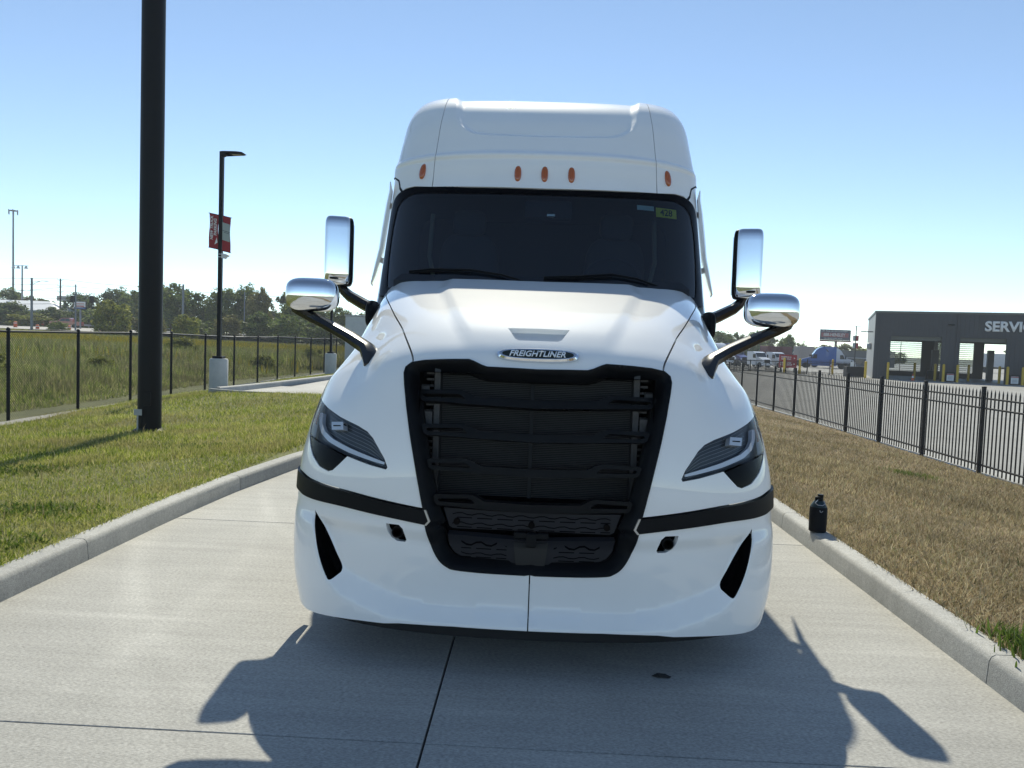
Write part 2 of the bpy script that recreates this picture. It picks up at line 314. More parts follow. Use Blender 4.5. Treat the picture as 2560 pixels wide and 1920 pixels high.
def spline_rows(tab):
    T = np.array(tab, float); n = len(T); m = np.zeros_like(T); m[1:-1] = (T[2:] - T[:-2]) / 2; m[0] = T[1] - T[0]; m[-1] = T[-1] - T[-2]; d = T[1:] - T[:-1]
    for i in range(n):
        for j in range(T.shape[1]):
            a = d[i - 1, j] if i > 0 else d[0, j]; b = d[i, j] if i < n - 1 else d[-1, j]
            if a * b <= 0: m[i, j] = 0
            else: m[i, j] = np.sign(m[i, j]) * min(abs(m[i, j]), 3 * abs(a), 3 * abs(b))
    def f(v):
        v = np.clip(np.asarray(v, float), 0, n - 1 - 1e-9); i = v.astype(int); u = (v - i)[..., None]
        return (2 * u**3 - 3 * u**2 + 1) * T[i] + (u**3 - 2 * u**2 + u) * m[i] + (-2 * u**3 + 3 * u**2) * T[i + 1] + (u**3 - u**2) * m[i + 1]
    return f
def surface(tab, back):
    f = spline_rows(tab)
    def S(t, v):
        t = np.asarray(t, float); r = f(v); a = np.abs(t); s = np.clip(np.sin(np.pi / 2 * np.clip(a, 0, 1)), 0, 1)
        Py, Pz, Qy, Qz, W, nb, mb, nc, mc = [r[..., i] for i in range(9)]
        b = 1 - np.clip(1 - s**nb, 0, 1)**(1 / mb); c = 1 - np.clip(1 - s**nc, 0, 1)**(1 / mc)
        return np.stack([np.sign(t) * W * s, Py + (Qy - Py) * b + np.clip(a - 1, 0, None) * back, Pz + (Qz - Pz) * c], -1)
    return S
FS0 = surface(FT, 2.0); CS0 = surface(CT, 4.0)
def sm(x): x = np.clip(x, 0, 1); return x * x * (3 - 2 * x)
def smooth(pts, k=5):
    q = np.array(pts, float); e = np.vstack([2 * q[0] - q[1], q, 2 * q[-1] - q[-2]]); out = []
    for i in range(1, len(e) - 2):
        for j in range(k):
            t = j / k; p0, p1, p2, p3 = e[i - 1], e[i], e[i + 1], e[i + 2]
            out.append(tuple(.5 * (2 * p1 + (p2 - p0) * t + (2 * p0 - 5 * p1 + 4 * p2 - p3) * t * t + (3 * p1 - p0 - 3 * p2 + p3) * t**3)))
    return out + [tuple(q[-1])]
for _k in ('lipA', 'lipB', 'strip_bot', 'strip_top', 'seam', 'slot'): FU[_k] = smooth(FU[_k], 4)
for _k in ('wso', 'wsi'): CU[_k] = smooth(CU[_k][:7], 4)[:-1] + CU[_k][6:]
CU['recess'] = smooth(CU['recess'], 4)
FU['insert_edge'] = smooth(FU['insert_edge'], 4)
_A = np.array(FU['lipA']) * [-1.7, .24]; _B = np.array(FU['lipB']) * [-1.7, .24]
_A[-1, 0] = 0; _B[-1, 0] = 0
_inB = np.vstack([_B, [[0, .9], [_B[0, 0], .9]]]); _band = np.vstack([_A, _B[::-1]])
_cr = np.array(FU['crease']) * [-1, 1]
def FS(t, v):
    t = np.atleast_1d(np.asarray(t, float)); v = np.atleast_1d(np.asarray(v, float)); p = FS0(t, v); q = np.stack([np.abs(t) * 1.7, v * .24], 1)
    low = (v < 3.2)
    if low.any():
        w = np.zeros(len(p)); k = q[low]; wi = in_poly(k, _inB); bd = in_poly(k, _band); a, b = poly_dist(k, _A), poly_dist(k, _B)
        ww = np.where(wi, 1.0, np.where(bd, a / (a + b + 1e-9), 0.0)); w[low] = ww
        p[:, 1] += (-.03 + .065 * w) * sm((2.40 - v) / .34)
    # raised centre of the bonnet and the hollow between bonnet and wing
    up = (v > 6.4)
    if up.any():
        at = np.abs(t[up]); ct = np.interp(v[up], _cr[::-1, 1], _cr[::-1, 0]); h = sm((ct - at) / .05 + .5) * sm((v[up] - 6.6) / .9)
        p[up, 2] += .016 * h
    g = np.exp(-((np.abs(t) - .58) / .13)**2) * sm((v - 4.6) / 1.6) * sm((9.3 - v) / 1.6)
    p[:, 1] += .045 * g; p[:, 2] -= .03 * g
    return p
_rc = np.array([p for p in CU['recess']]); _rc[-1, 0] = 0
_rcm = np.vstack([_rc * [-1.5, .3], [[0, 7.6 * .3], [_rc[0, 0] * -1.5, 7.6 * .3]]])
def CS(t, v):
    t = np.atleast_1d(np.asarray(t, float)); v = np.atleast_1d(np.asarray(v, float)); p = CS0(t, v)
    k = (v > 3.9) & (np.abs(t) < .6)
    if k.any():
        q = np.stack([np.abs(t[k]) * 1.5, v[k] * .3], 1); ins = in_poly(q, _rcm); d = poly_dist(q, _rcm[:len(_rc)])
        h = np.where(ins, sm(d / .075), 0.); p[k, 1] += .022 * h; p[k, 2] -= .024 * h
    # brow bead above the visor panel
    bd = np.exp(-((v - 3.22) / .12)**2); p[:, 1] -= .028 * bd * sm((1 - np.abs(t)) / .2)
    return p
KX = {'F': (1.7, .24), 'C': (1.6, .33)}
def normals(S, t, v, mid):
    h = 2e-3; a = S(t + h, v) - S(t - h, v); vv = np.clip(v, h, None); b = S(t, vv + h) - S(t, vv - h); n = np.cross(a, b); n /= (np.linalg.norm(n, axis=1)[:, None] + 1e-12)
    p = S(t, v); s = np.sign((n * (p - mid)).sum(1)); return n * s[:, None]
def panel(name, which, outline, holes, m, parent, step=.03, off=0., thick=.02, lines=(), mirror=False, rim=True, slope=None):
    """a body panel cut out of surface F or C; outline in (t,v); mirror=True gives the right-hand twin"""
    S = FS if which == 'F' else CS; kx = np.array(KX[which]); mid = np.array((0, 1.6, .9)) if which == 'F' else np.array((0, 3.6, 2.4))
    P, T = triangulate(np.array(outline) * kx, [np.array(h) * kx for h in holes], step, [np.array(l) * kx for l in lines]); tv = P / kx
    if mirror: tv = tv * [-1, 1]
    V = S(tv[:, 0], tv[:, 1]); N = normals(S, tv[:, 0], tv[:, 1], mid); o_ = off if slope is None else off + slope(tv)
    V = V + N * (o_[:, None] if hasattr(o_, '__len__') else o_)
    if slope is not None: N = None
    fn = np.cross(V[T[:, 1]] - V[T[:, 0]], V[T[:, 2]] - V[T[:, 0]]); ref = V[T].mean(1) - mid
    fl = (fn * (N[T].mean(1) if N is not None else ref)).sum(1) < 0; T = T.copy(); T[fl] = T[fl][:, ::-1]
    F = [tuple(x) for x in T]; nv = len(V); VV = V
    if rim and thick:
        cnt = {}
        for a, b, c in T:
            for e in ((a, b), (b, c), (c, a)): cnt[e] = 1
        be = [e for e in cnt if (e[1], e[0]) not in cnt]; ids = sorted({i for e in be for i in e}); mp = {i: k for k, i in enumerate(ids)}
        base = V[ids]; nn = (N if N is not None else normals(S, tv[:, 0], tv[:, 1], mid))[ids]
        VV = np.vstack([V, base, base - nn * thick]); n2 = len(ids)
        F += [(nv + mp[b], nv + mp[a], nv + n2 + mp[a], nv + n2 + mp[b]) for a, b in be]
    o = mesh(name, VV, F, m, parent); sf = np.zeros(len(F), bool); sf[:len(T)] = True; o.data.polygons.foreach_set('use_smooth', sf)
    if N is not None:
        nn = np.zeros((len(VV), 3), np.float32); nn[:nv] = N
        o.data.normals_split_custom_set_from_vertices(nn.tolist())
    return o
def both(name, which, outline, holes, m, parent, **k):
    return panel(name, which, outline, holes, m, parent, **k), panel(name, which, outline, holes, m, parent, mirror=True, **k)
def sym(pts):  # left half, ending on the centre line -> closed symmetric ring
    L = [(a, b) for a, b in pts if a < -1e-3]; out = list(pts); return out + [(-a, b) for a, b in reversed(L)]
def inset(poly, kx, d):
    q = np.array(poly) * kx; n = len(q); out = []; area = .5 * sum(q[i - 1][0] * q[i][1] - q[i][0] * q[i - 1][1] for i in range(n)); sg = 1 if area > 0 else -1
    for i in range(n):
        a, b, c = q[i - 1], q[i], q[(i + 1) % n]; e1 = (b - a) / (np.linalg.norm(b - a) + 1e-9); e2 = (c - b) / (np.linalg.norm(c - b) + 1e-9)
        n1 = np.array((-e1[1], e1[0])) * sg; n2 = np.array((-e2[1], e2[0])) * sg; k = n1 + n2; k /= max(.35, (k @ k) / 2) ; out.append(b + k * d)
    return np.array(out) / kx
def pocket(name, which, ring, depth, m, parent, mirror=False, out=0., dx=0.):
    S = FS if which == 'F' else CS; kx = np.array(KX[which]); q = densify(np.array(ring) * kx, .02) / kx
    if mirror: q = q * [-1, 1]
    a = S(q[:, 0], q[:, 1]) + [0, out, 0]; b = a + [dx * (-1 if mirror else 1), depth, 0]; b[:, 1] = np.maximum(b[:, 1], a[:, 1].max() + .02); n = len(q)
    return MB().add(list(a) + list(b), [(i, (i + 1) % n, n + (i + 1) % n, n + i) for i in range(n)] + [tuple(range(n, 2 * n))]).build(name, m, parent, fix=False)
def superq(mb, c, r, n=5.0, rz=0, nu=28, nv=18, rx=0, cut=None, nz=None):
    """rounded box (superellipsoid)"""
    nz = nz or n; v = []; f = []
    sp = lambda a, e: math.copysign(abs(a)**e, a)
    Mx = Matrix.Rotation(rz, 3, 'Z') @ Matrix.Rotation(rx, 3, 'X')
    for i in range(nv + 1):
        ph = -math.pi / 2 + math.pi * i / nv
        for k in range(nu):
            th = 2 * math.pi * k / nu; e = 2 / n; ez = 2 / nz
            x = r[0] * sp(math.cos(ph), ez) * sp(math.cos(th), e); y = r[1] * sp(math.cos(ph), ez) * sp(math.sin(th), e); z = r[2] * sp(math.sin(ph), ez)
            if cut and y > cut: y = cut
            p = Mx @ Vector((x, y, z)); v.append((c[0] + p.x, c[1] + p.y, c[2] + p.z))
    for i in range(nv):
        for k in range(nu): j = (k + 1) % nu; f.append((i * nu + k, i * nu + j, (i + 1) * nu + j, (i + 1) * nu + k))
    mb.add(v, f); return mb

# ================================================================ THE TRUCK
D0 = 3.62
truck = empty('semi_truck', (0, D0, 0), label='large white semi truck with black grille facing the viewer on the concrete drive', cat='semi truck')
def g(k, *idx): return [tuple(FU[k][i]) for i in (idx or range(len(FU[k])))]
def c_(k): return [tuple(p) for p in CU[k]]
strip_top = [(-1.12, 3.03)] + g('strip_top')[:-1] + [(-.2635, 2.766)]
strip_bot = [(-1.12, 2.62), (-.95, 2.635)] + g('strip_bot')[4:]
ins = g('insert_edge')[:-1] + [(0, 1.572)]
gri = g('grille')[:-1] + [(0, 5.945)]
bot = [(-.0015, .577)] + g('bump_bot')[1:] + [(-1.0, .40), (-1.12, .45)]
bump = bot + strip_bot + ins[1:-1] + [(-.0015, 1.572)]
lipA = [tuple(p) for p in FU['lipA'][:-1]] + [(-.004, .489)]; lipB = [tuple(p) for p in FU['lipB'][:-1]] + [(-.004, FU['lipB'][-1][1])]
for mir in (False, True):
    bo = panel('bumper', 'F', bump, [g('slot'), g('tow')], 'white_paint', truck, step=.024, thick=.03, mirror=mir, lines=[lipA[24:], lipB[20:]])
    pocket('air_slot', 'F', inset(g('slot'), np.array(KX['F']), -.001), .10, 'dark_void', bo, mir, .004, .02)
    pocket('tow_eye', 'F', inset(g('tow'), np.array(KX['F']), -.001), .09, 'dark_void', bo, mir, .004)
    ctr = FS([-.3395], [2.24])[0]; sgn = -1 if mir else 1
    MB().lathe([(.022, 0), (.028, 0), (.028, .05), (.022, .05), (.022, 0)], (ctr[0] * sgn + .004, ctr[1] + .01, ctr[2]), 20, 'y').build('tow_tube', 'black_plastic', bo, True)
    panel('trim_strip', 'F', strip_top + [(-.2604, 2.768), (-.2489, 2.562), (-.2592, 2.478)] + strip_bot[::-1], [], 'black_plastic', truck, off=.012, thick=.035, mirror=mir)
    cap_ = [tuple(np.array(p) + d) for p, d in zip([(-.2604, 2.775), (-.2489, 2.562), (-.2592, 2.470)], [(0, 0)] * 3)]
    panel('strip_end', 'F', cap_ + [(a + .006, b) for a, b in cap_[::-1]], [], 'steel', truck, off=.014, thick=.03, step=.01, mirror=mir)
    hole = g('lens', *range(12)) + [FU['lamp'][i] for i in (6, 5, 4, 3, 2, 1, 0)]
    fend = [(-.2665, 2.80)] + gri[1:9] + [(a - .0025, b) for a, b in g('seam')[::-1][1:-7]] + [(-.745, 9.99), (-1.05, 9.99), (-1.35, 8), (-1.5, 6), (-1.6, 4.4), (-1.08, 4.2), (-1.08, 3.07)] + [(a, b + .035) for a, b in strip_top[1:-1]]
    fo = panel('fender', 'F', fend, [hole], 'white_paint', truck, step=.026, thick=.035, mirror=mir)
    hl = panel('headlight', 'F', inset(hole, np.array(KX['F']), -.004), [], 'lamp_housing', truck, off=-.05, rim=False, mirror=mir)
    panel('headlight_lens', 'F', inset(g('lens'), np.array(KX['F']), .003), [], 'lamp_glass', hl, off=.001, thick=.012, mirror=mir)
    panel('lower_lamp', 'F', inset(g('lamp'), np.array(KX['F']), .003), [], 'black_gloss', hl, off=-.004, thick=.03, mirror=mir)
    panel('light_bar', 'F', g('led'), [], 'led_grey', hl, off=-.022, thick=.02, step=.012, mirror=mir)
    panel('lamp_projector', 'F', inset(g('proj'), np.array(KX['F']), .006), [], 'led_grey', hl, off=-.018, thick=.03, step=.012, mirror=mir)
    panel('projector_eye', 'F', inset(g('proj'), np.array(KX['F']), .028), [], 'black_gloss', hl, off=-.014, thick=.01, step=.008, mirror=mir)
    panel('side_reflector', 'F', [(-.865, 4.5), (-.80, 4.35), (-.815, 4.75), (-.86, 5.1)], [], 'amber', hl, off=-.012, thick=.01, step=.015, mirror=mir)
    # fine reflector ribs behind the lens
    mb = MB(); lo_ = np.array(g('lens', 9, 10, 11, 12, 13))[::-1]; hi_ = np.array(g('lens', 7, 6, 5, 4, 3, 2, 1))[::-1]
    for k in range(1, 9):
        w = k / 9.; xs_ = np.linspace(-.70, -.40, 24); y0 = np.interp(xs_, lo_[:, 0], lo_[:, 1]); y1 = np.interp(xs_, hi_[:, 0], hi_[:, 1]); vv = y0 + (y1 - y0) * w
        sgt = -1 if mir else 1; a = FS(xs_ * sgt, vv - .003); b = FS(xs_ * sgt, vv + .003); nn = normals(FS, xs_ * sgt, vv, np.array((0, 1.6, .9))) * -.040
        n_ = len(xs_); mb.add(list(a + nn) + list(b + nn), [(i, i + 1, n_ + i + 1, n_ + i) for i in range(n_ - 1)])
    tag(mb.build('reflector_ribs', 'rib_grey', hl, fix=False), kind='stuff')
# bonnet, with its central inlet
rear = [(0, 9.75), (-.1944, 9.77), (-.467, 9.78), (-.62, 9.93), (-.735, 9.985)]
hood_l = rear + [(a + .004, b) for a, b in g('seam')[8:-1]] + [(-.335, 6.125)] + gri[9:]
vent_l = [(0, 7.475), (-.0845, 7.458), (-.0618, 7.105), (-.0508, 7.048), (0, 7.051)]
hood = panel('hood', 'F', hood_l + [(-a, b) for a, b in hood_l[::-1] if a < 0], [vent_l + [(-a, b) for a, b in vent_l[::-1] if a < 0]], 'white_paint', truck, step=.026, thick=.03)
panel('hood_inlet', 'F', inset(vent_l + [(-a, b) for a, b in vent_l[::-1] if a < 0], np.array(KX['F']), -.006), [], 'inlet_shade_bracket_grey', hood, off=-.028, rim=False, slope=lambda tv: -.03 * (tv[:, 1] - 7.05) * 0)  # grey stands in for the inlet's white paint in shade
# grille: bezel, bars, cooling pack
op_l = gri[::-1] + [(-.2604, 2.768), (-.2489, 2.562), (-.2592, 2.478)] + ins[1:]
op = op_l + [(-a, b) for a, b in op_l[::-1] if a < 0]
kF = np.array(KX['F']); op_in = inset(op, kF, .052); opm = np.array(op) * kF
panel('grille_frame', 'F', op, [op_in], 'black_plastic', truck, step=.014, off=.008, thick=.03, slope=lambda tv: -.075 * sm((poly_dist(tv * kF, opm, True) - .008) / .05))
for k in range(4):
    b_ = g('bar%d' % k); L = [(a, b) for a, b in b_[:6]]; Lb = b_[8:]; top_c = (0, b_[6][1]); bot_c = (0, b_[7][1])
    ring = [bot_c] + Lb + L + [top_c] + [(-a, b) for a, b in L[::-1]] + [(-a, b) for a, b in Lb[::-1]]
    h = g('hol%d' % k); panel('grille_bar', 'F', ring, [h, [(-a, b) for a, b in h]], 'black_plastic', truck, step=.013, off=-.03, thick=.055)
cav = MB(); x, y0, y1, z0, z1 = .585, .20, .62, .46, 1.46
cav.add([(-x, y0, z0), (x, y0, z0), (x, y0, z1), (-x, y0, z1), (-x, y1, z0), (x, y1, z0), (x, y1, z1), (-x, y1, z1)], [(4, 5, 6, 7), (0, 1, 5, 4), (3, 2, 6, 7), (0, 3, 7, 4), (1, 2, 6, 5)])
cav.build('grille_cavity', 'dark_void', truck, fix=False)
fin = MB()
for i in range(78):
    z = .76 + i * .0092
    fin.box((0, .30, z), (.96, .012, .0016))
tag(fin.build('radiator_fins', 'fin_metal', truck, fix=False), kind='stuff')
MB().box((0, .325, 1.12), (1.0, .03, .76)).build('radiator_core', 'black_matte', truck)
for s in (-1, 1):
    MB().box((s * .505, .30, 1.12), (.03, .05, .76), bev=.006).build('radiator_tank', 'fin_metal', truck)
    mb = MB()
    for i in range(22): mb.box((s * .545, .30, .78 + i * .032), (.035, .02, .010))
    tag(mb.build('tank_ribs', 'fin_metal', truck, fix=False), kind='stuff')
    MB().box((s * .57, .28, 1.36), (.05, .03, .07), bev=.008).build('duct_bracket', 'fin_metal', truck)
    MB().box((s * .56, .27, 1.22), (.07, .02, .09), bev=.008).build('duct_bracket', 'fin_metal', truck)
MB().box((-.02, .286, 1.12), (.02, .012, .74)).build('radiator_divider', 'black_matte', truck)
# lower inserts with zigzag relief
def ring_sym(k, last): L = [p for p in g(k) if p[0] < -.006]; return L
pu = ring_sym('pan_up', 0); pu_r = [(0, FU['pan_up'][5][1])] + [] ; A = g('pan_up')
up_l = [(0, A[6][1]), A[7], A[0], A[1], A[2], A[3], A[4], (0, A[5][1])]
pan_u = panel('lower_mesh_panel', 'F', up_l + [(-a, b) for a, b in up_l[::-1] if a < 0], [], 'panel_plastic', truck, step=.02, off=-.06, thick=.03)
A = g('pan_lo'); lo_l = [(0, A[8][1]), A[9], A[10], A[0], A[1], A[2], A[3], A[4], A[5], A[6], (0, A[7][1])]
pan_l = panel('lower_mesh_panel', 'F', lo_l + [(-a, b) for a, b in lo_l[::-1] if a < 0], [], 'panel_plastic', truck, step=.02, off=-.045, thick=.03)
A = g('radar'); ra = [(0, A[1][1]), A[0], A[3], (0, A[2][1])]
panel('radar_cover', 'F', ra + [(-a, b) for a, b in ra[::-1] if a < 0], [], 'radar', truck, step=.02, off=-.036, thick=.04)
def groove(par, v0, rows, x0, x1, off, gapc=0):
    mb = MB(); mid = np.array((0, 1.6, .9))
    for r_ in range(rows):
        for kind in (0, 1):
            v = v0 - r_ * .185 - kind * .075
            ts = np.arange(x0, x1 + 1e-6, .0125)
            for a, b in zip(ts[:-1], ts[1:]):
                if abs((a + b) / 2) < gapc: continue
                if kind and int((a + 2) / .0125) % 4 == 0: continue
                za = v + (.030 * (1 - abs(((a / .05) % 1) * 2 - 1) * 2) if not kind else 0); zb = v + (.030 * (1 - abs(((b / .05) % 1) * 2 - 1) * 2) if not kind else 0)
                t = np.array([a, b, b, a]); vv = np.array([za - .010, zb - .010, zb + .010, za + .010]); p = FS(t, vv) + normals(FS, t, vv, mid) * off; mb.add(list(p), [(0, 1, 2, 3)])
    tag(mb.build('relief_lines', 'dark_void', par, fix=False), kind='stuff')
groove(pan_u, 2.70, 2, -.195, .195, -.0575); groove(pan_l, 2.08, 2, -.17, .17, -.0425, .058)
for t_ in (-.18, 0, .18):
    p = FS([t_], [2.55])[0]; MB().lathe([(.002, -.012), (.016, -.012), (.016, .012), (.002, .012)], (p[0], p[1] + .05, p[2]), 14, 'y').build('bolt', 'black_gloss', truck, True)
p = FS([0], [2.24])[0]; MB().box((p[0], p[1] + .06, p[2]), (.05, .05, .075), bev=.008).box((p[0] - .055, p[1] + .06, p[2] + .02), (.06, .03, .035), bev=.006).box((p[0] + .055, p[1] + .06, p[2] + .02), (.06, .03, .035), bev=.006).build('camera_bracket', 'black_plastic', truck)
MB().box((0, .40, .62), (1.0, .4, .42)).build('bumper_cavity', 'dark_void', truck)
# air dam, and an added panel that blocks light under the truck
ts = np.linspace(-.62, .62, 41); a = FS0(ts, np.full(41, .62)) + [0, .11, 0]; b = a.copy(); b[:, 2] = .13
MB().add(list(a) + list(b), [(i, i + 1, 42 + i, 41 + i) for i in range(40)]).build('air_dam', 'black_matte', truck, fix=False)
MB().box((0, 2.6, .42), (1.7, 4.2, .10)).build('belly_light_block', 'black_matte', truck)
# badge
cv = FS([0.], [6.47])[0]; bx = Vector((1, 0, 0)); bu = Vector((0, .62, .785)).normalized(); bn = Vector((0, -.785, .62)).normalized(); bc = Vector(cv) + bn * .006
def bf(u, v, w): p = bc + bx * u + bu * v + bn * w; return (p.x, p.y, p.z)
def oval(a, b, n=48, e=2.6): return [(math.copysign(abs(math.cos(t))**(2 / e), math.cos(t)) * a, math.copysign(abs(math.sin(t))**(2 / e), math.sin(t)) * b) for t in [2 * math.pi * i / n for i in range(n)]]
bo_, bi_, bt_ = oval(.203, .041), oval(.192, .032), oval(.178, .027)
mb = MB(); n = 48; mb.add([bf(*p, -.03) for p in bo_] + [bf(*p, .004) for p in bo_] + [bf(*p, .012) for p in bi_] + [bf(*p, .010) for p in bt_] + [bf(*p, .004) for p in bt_], [(k * n + i, k * n + (i + 1) % n, (k + 1) * n + (i + 1) % n, (k + 1) * n + i) for k in range(4) for i in range(n)] + [tuple(range(4 * n, 5 * n))])
badge = mb.build('badge', 'chrome', truck, True)
MB().prism(bt_, bf, .0045, .006).build('badge_field', 'ink', badge)
text_mesh('badge_lettering', 'FREIGHTLINER', 'lamp_white', badge, .050, lambda x_, y_, w: bf(x_ + .25 * y_, y_ + .002, .0065 + w), bold=.0011, depth=.003, xs=.86)
# ---- cab
wso, wsi = c_('wso'), c_('wsi'); seam1 = c_('seam1')
fo_l = [(0, 2.027)] + wso[:-1][::-1] + [(-.845, .74), (0, .72)]; fi_l = [(0, 1.944)] + wsi[:-1][::-1] + [(-.74, .86), (0, .85)]
mirr = lambda L: L + [(-a, b) for a, b in L[::-1] if a < 0]
panel('windshield_border', 'C', mirr(fo_l), [mirr(fi_l)], 'black_gloss', truck, step=.03, off=.004, thick=.02)
ws = panel('windshield', 'C', mirr(fi_l), [], 'windshield_glass', truck, step=.05, off=-.002, rim=False)
side = [p for p in wso if p[1] < 2.03 and p[0] < -.75] + [(-.741, 2.035), (-.777, 2.117), (-.803, 2.352), (-.90, 2.55), (-1.0, 2.59), (-1.7, 2.59), (-1.7, 0), (-.9, 0), (-.855, .74)]
rs = [(-.503, 2.09), (-.6186, 2.135), (-.6959, 2.115), (-.735, 2.065), (-.768, 2.125), (-.795, 2.365), (-.892, 2.585), (-1.0, 2.625), (-1.7, 2.625), (-1.7, 9), (-.513, 9)] + [(a - .0025, b) for a, b in seam1]
rc_l = [(0, 2.05), (-.2984, 2.066), (-.495, 2.09)] + [(a + .0015, b) for a, b in seam1[::-1][1:]] + [(-.509, 9), (0, 9)]
for mir in (False, True):
    panel('cab_side', 'C', side, [], 'white_paint', truck, step=.045, thick=.03, mirror=mir)
    panel('roof_side', 'C', rs, [], 'white_paint', truck, step=.04, off=.004, thick=.03, mirror=mir)
    # seal between pillar and roof cap
    nl = [(-.735, 2.02), (-.772, 2.121), (-.799, 2.358), (-.896, 2.567), (-1.0, 2.607)]
    panel('roof_seal', 'C', nl + [(a + .012, b + .045) for a, b in nl[::-1]], [], 'black_plastic', truck, step=.012, off=.006, thick=.02, mirror=mir)
panel('roof_fairing', 'C', mirr(rc_l), [], 'white_paint', truck, step=.022, off=.004, thick=.03, lines=[[p for p in CU['recess'][1:-1]] + [(0, CU['recess'][-1][1])] + [(-a, b) for a, b in CU['recess'][1:-1][::-1]]])
_ring = np.array(densify(np.array(mirr(fi_l)) * np.array(KX['C']), .12)) / np.array(KX['C']); _rp = CS(_ring[:, 0], _ring[:, 1]) + [0, .02, 0]; _rb = _rp.copy(); _rb[:, 1] = 3.75; _k = len(_rp)
MB().add(list(_rp) + list(_rb), [(i, (i + 1) % _k, _k + (i + 1) % _k, _k + i) for i in range(_k)] + [tuple(range(_k, 2 * _k))]).build('cabin_sun_block', 'interior', truck, fix=False)  # dark liner added behind the glass to keep out sun from the rear
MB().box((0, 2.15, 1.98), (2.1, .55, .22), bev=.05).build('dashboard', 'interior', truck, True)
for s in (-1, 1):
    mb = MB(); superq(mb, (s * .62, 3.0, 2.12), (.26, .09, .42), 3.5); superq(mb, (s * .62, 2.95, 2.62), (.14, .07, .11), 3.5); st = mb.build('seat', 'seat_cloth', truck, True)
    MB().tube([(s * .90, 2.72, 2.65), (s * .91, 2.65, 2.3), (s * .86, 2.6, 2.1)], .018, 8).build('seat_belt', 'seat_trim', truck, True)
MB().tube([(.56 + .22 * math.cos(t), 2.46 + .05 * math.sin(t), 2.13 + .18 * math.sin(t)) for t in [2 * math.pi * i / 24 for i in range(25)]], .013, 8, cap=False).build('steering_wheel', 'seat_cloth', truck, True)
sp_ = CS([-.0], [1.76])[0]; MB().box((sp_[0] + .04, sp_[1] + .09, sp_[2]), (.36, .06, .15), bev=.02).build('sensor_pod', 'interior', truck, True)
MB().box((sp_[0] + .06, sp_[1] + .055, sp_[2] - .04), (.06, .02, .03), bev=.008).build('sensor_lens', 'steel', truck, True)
# tags inside the screen
def onws(x_, z_, w, S=CS):
    # point on the screen at lateral x and height z
    v = 1.0 + (z_ - 2.07) / (2.785 - 2.07); t = 2 / math.pi * math.asin(max(-1, min(1, x_ / 1.243))); p = CS([t], [v])[0]; n_ = normals(CS, np.array([t]), np.array([v]), np.array((0, 3.6, 2.4)))[0]; return tuple(p + n_ * w)
tg = MB(); n_ = 9; xs_ = np.linspace(.865, 1.035, n_); tg.add([onws(a, 2.600, -.0035) for a in xs_] + [onws(a, 2.685, -.0035) for a in xs_], [(i, i + 1, n_ + i + 1, n_ + i) for i in range(n_ - 1)]); tgo = tg.build('stock_tag', 'yellow_tag', truck, fix=False)
text_mesh('tag_number', '428', 'ink', tgo, .082, lambda x_, y_, w: onws(.95 + x_, 2.642 + y_, -.0028 + w * .2), bold=.0016, depth=.001, xs=.82)
tg = MB(); xs_ = np.linspace(.715, .85, n_); tg.add([onws(a, 2.648, -.0035) for a in xs_] + [onws(a, 2.692, -.0035) for a in xs_], [(i, i + 1, n_ + i + 1, n_ + i) for i in range(n_ - 1)]); tg.build('paper_tag', 'pale_tag', truck, fix=False)
# wipers lying on the screen foot
for pts in ([(-.96, 2.135), (-.80, 2.15), (-.5, 2.145), (-.28, 2.11), (-.1, 2.05)], [(.02, 2.10), (.25, 2.115), (.5, 2.145), (.68, 2.12), (.9, 2.04)]):
    mb = MB(); mb.tube([onws(a, b - .022, .016) for a, b in pts], [.006, .009, .010, .009, .006], 8)
    mb.tube([onws(a, b - .036, .010) for a, b in ((pts[0][0], pts[0][1] + .006), (pts[1][0], pts[1][1]), (pts[2][0], pts[2][1] - .004))], .007, 8); mb.build('wiper', 'black_plastic', truck, True)
# marker lights
for t_, v_ in [(-.5663, 2.60), (-.106, 2.42), (0, 2.42), (.106, 2.42), (.5663, 2.60)]:
    p = CS([t_], [v_])[0]; n_ = Vector(normals(CS, np.array([t_]), np.array([v_]), np.array((0, 3.6, 2.4)))[0]); mb = MB(); superq(mb, (0, 0, 0), (.027, .020, .066), 2.6, nz=2.3)
    o = mb.build('marker_light', 'amber', truck, True); o.location = Vector(p) + n_ * .004; o.rotation_euler = (R(-17), 0, math.atan2(n_.x, -n_.y) + (R(-4) if t_ < -.3 else R(4) if t_ > .3 else 0))
# side deflector blades
for s in (-1, 1):
    pts = [(1.265, 2.90), (1.258, 2.83), (1.272, 2.738), (1.302, 2.529), (1.325, 2.359), (1.352, 2.254), (1.385, 2.13), (1.402, 2.075)]; th = [.012, .034, .044, .048, .048, .044, .030, .014]
    mb = MB(); n_ = len(pts); v = []
    for (x_, z_), h in zip(pts, th):
        for yy, k in ((2.70, .5), (2.76, 1), (2.98, .9), (3.14, .3)):
            v.append((s * (x_ - h * k / 2 + .19 * (yy - 2.75)), yy, z_))
        for yy, k in ((3.14, .3), (2.98, .9), (2.76, 1), (2.70, .5)):
            v.append((s * (x_ + h * k / 2 + .19 * (yy - 2.75)), yy, z_))
    f = [(i * 8 + k, i * 8 + (k + 1) % 8, i * 8 + 8 + (k + 1) % 8, i * 8 + 8 + k) for i in range(n_ - 1) for k in range(8)] + [tuple(range(8)), tuple((n_ - 1) * 8 + k for k in range(8))]
    bl = mb.add(v, f).build('wind_deflector', 'blade_white', truck, True)
    for za, xa in ((2.725, 1.272), (2.272, 1.345)):
        MB().box((s * (xa - .05), 2.84, za - .004), (.10, .09, .045), bev=.01).build('deflector_bracket', 'inlet_shade_bracket_grey', bl)
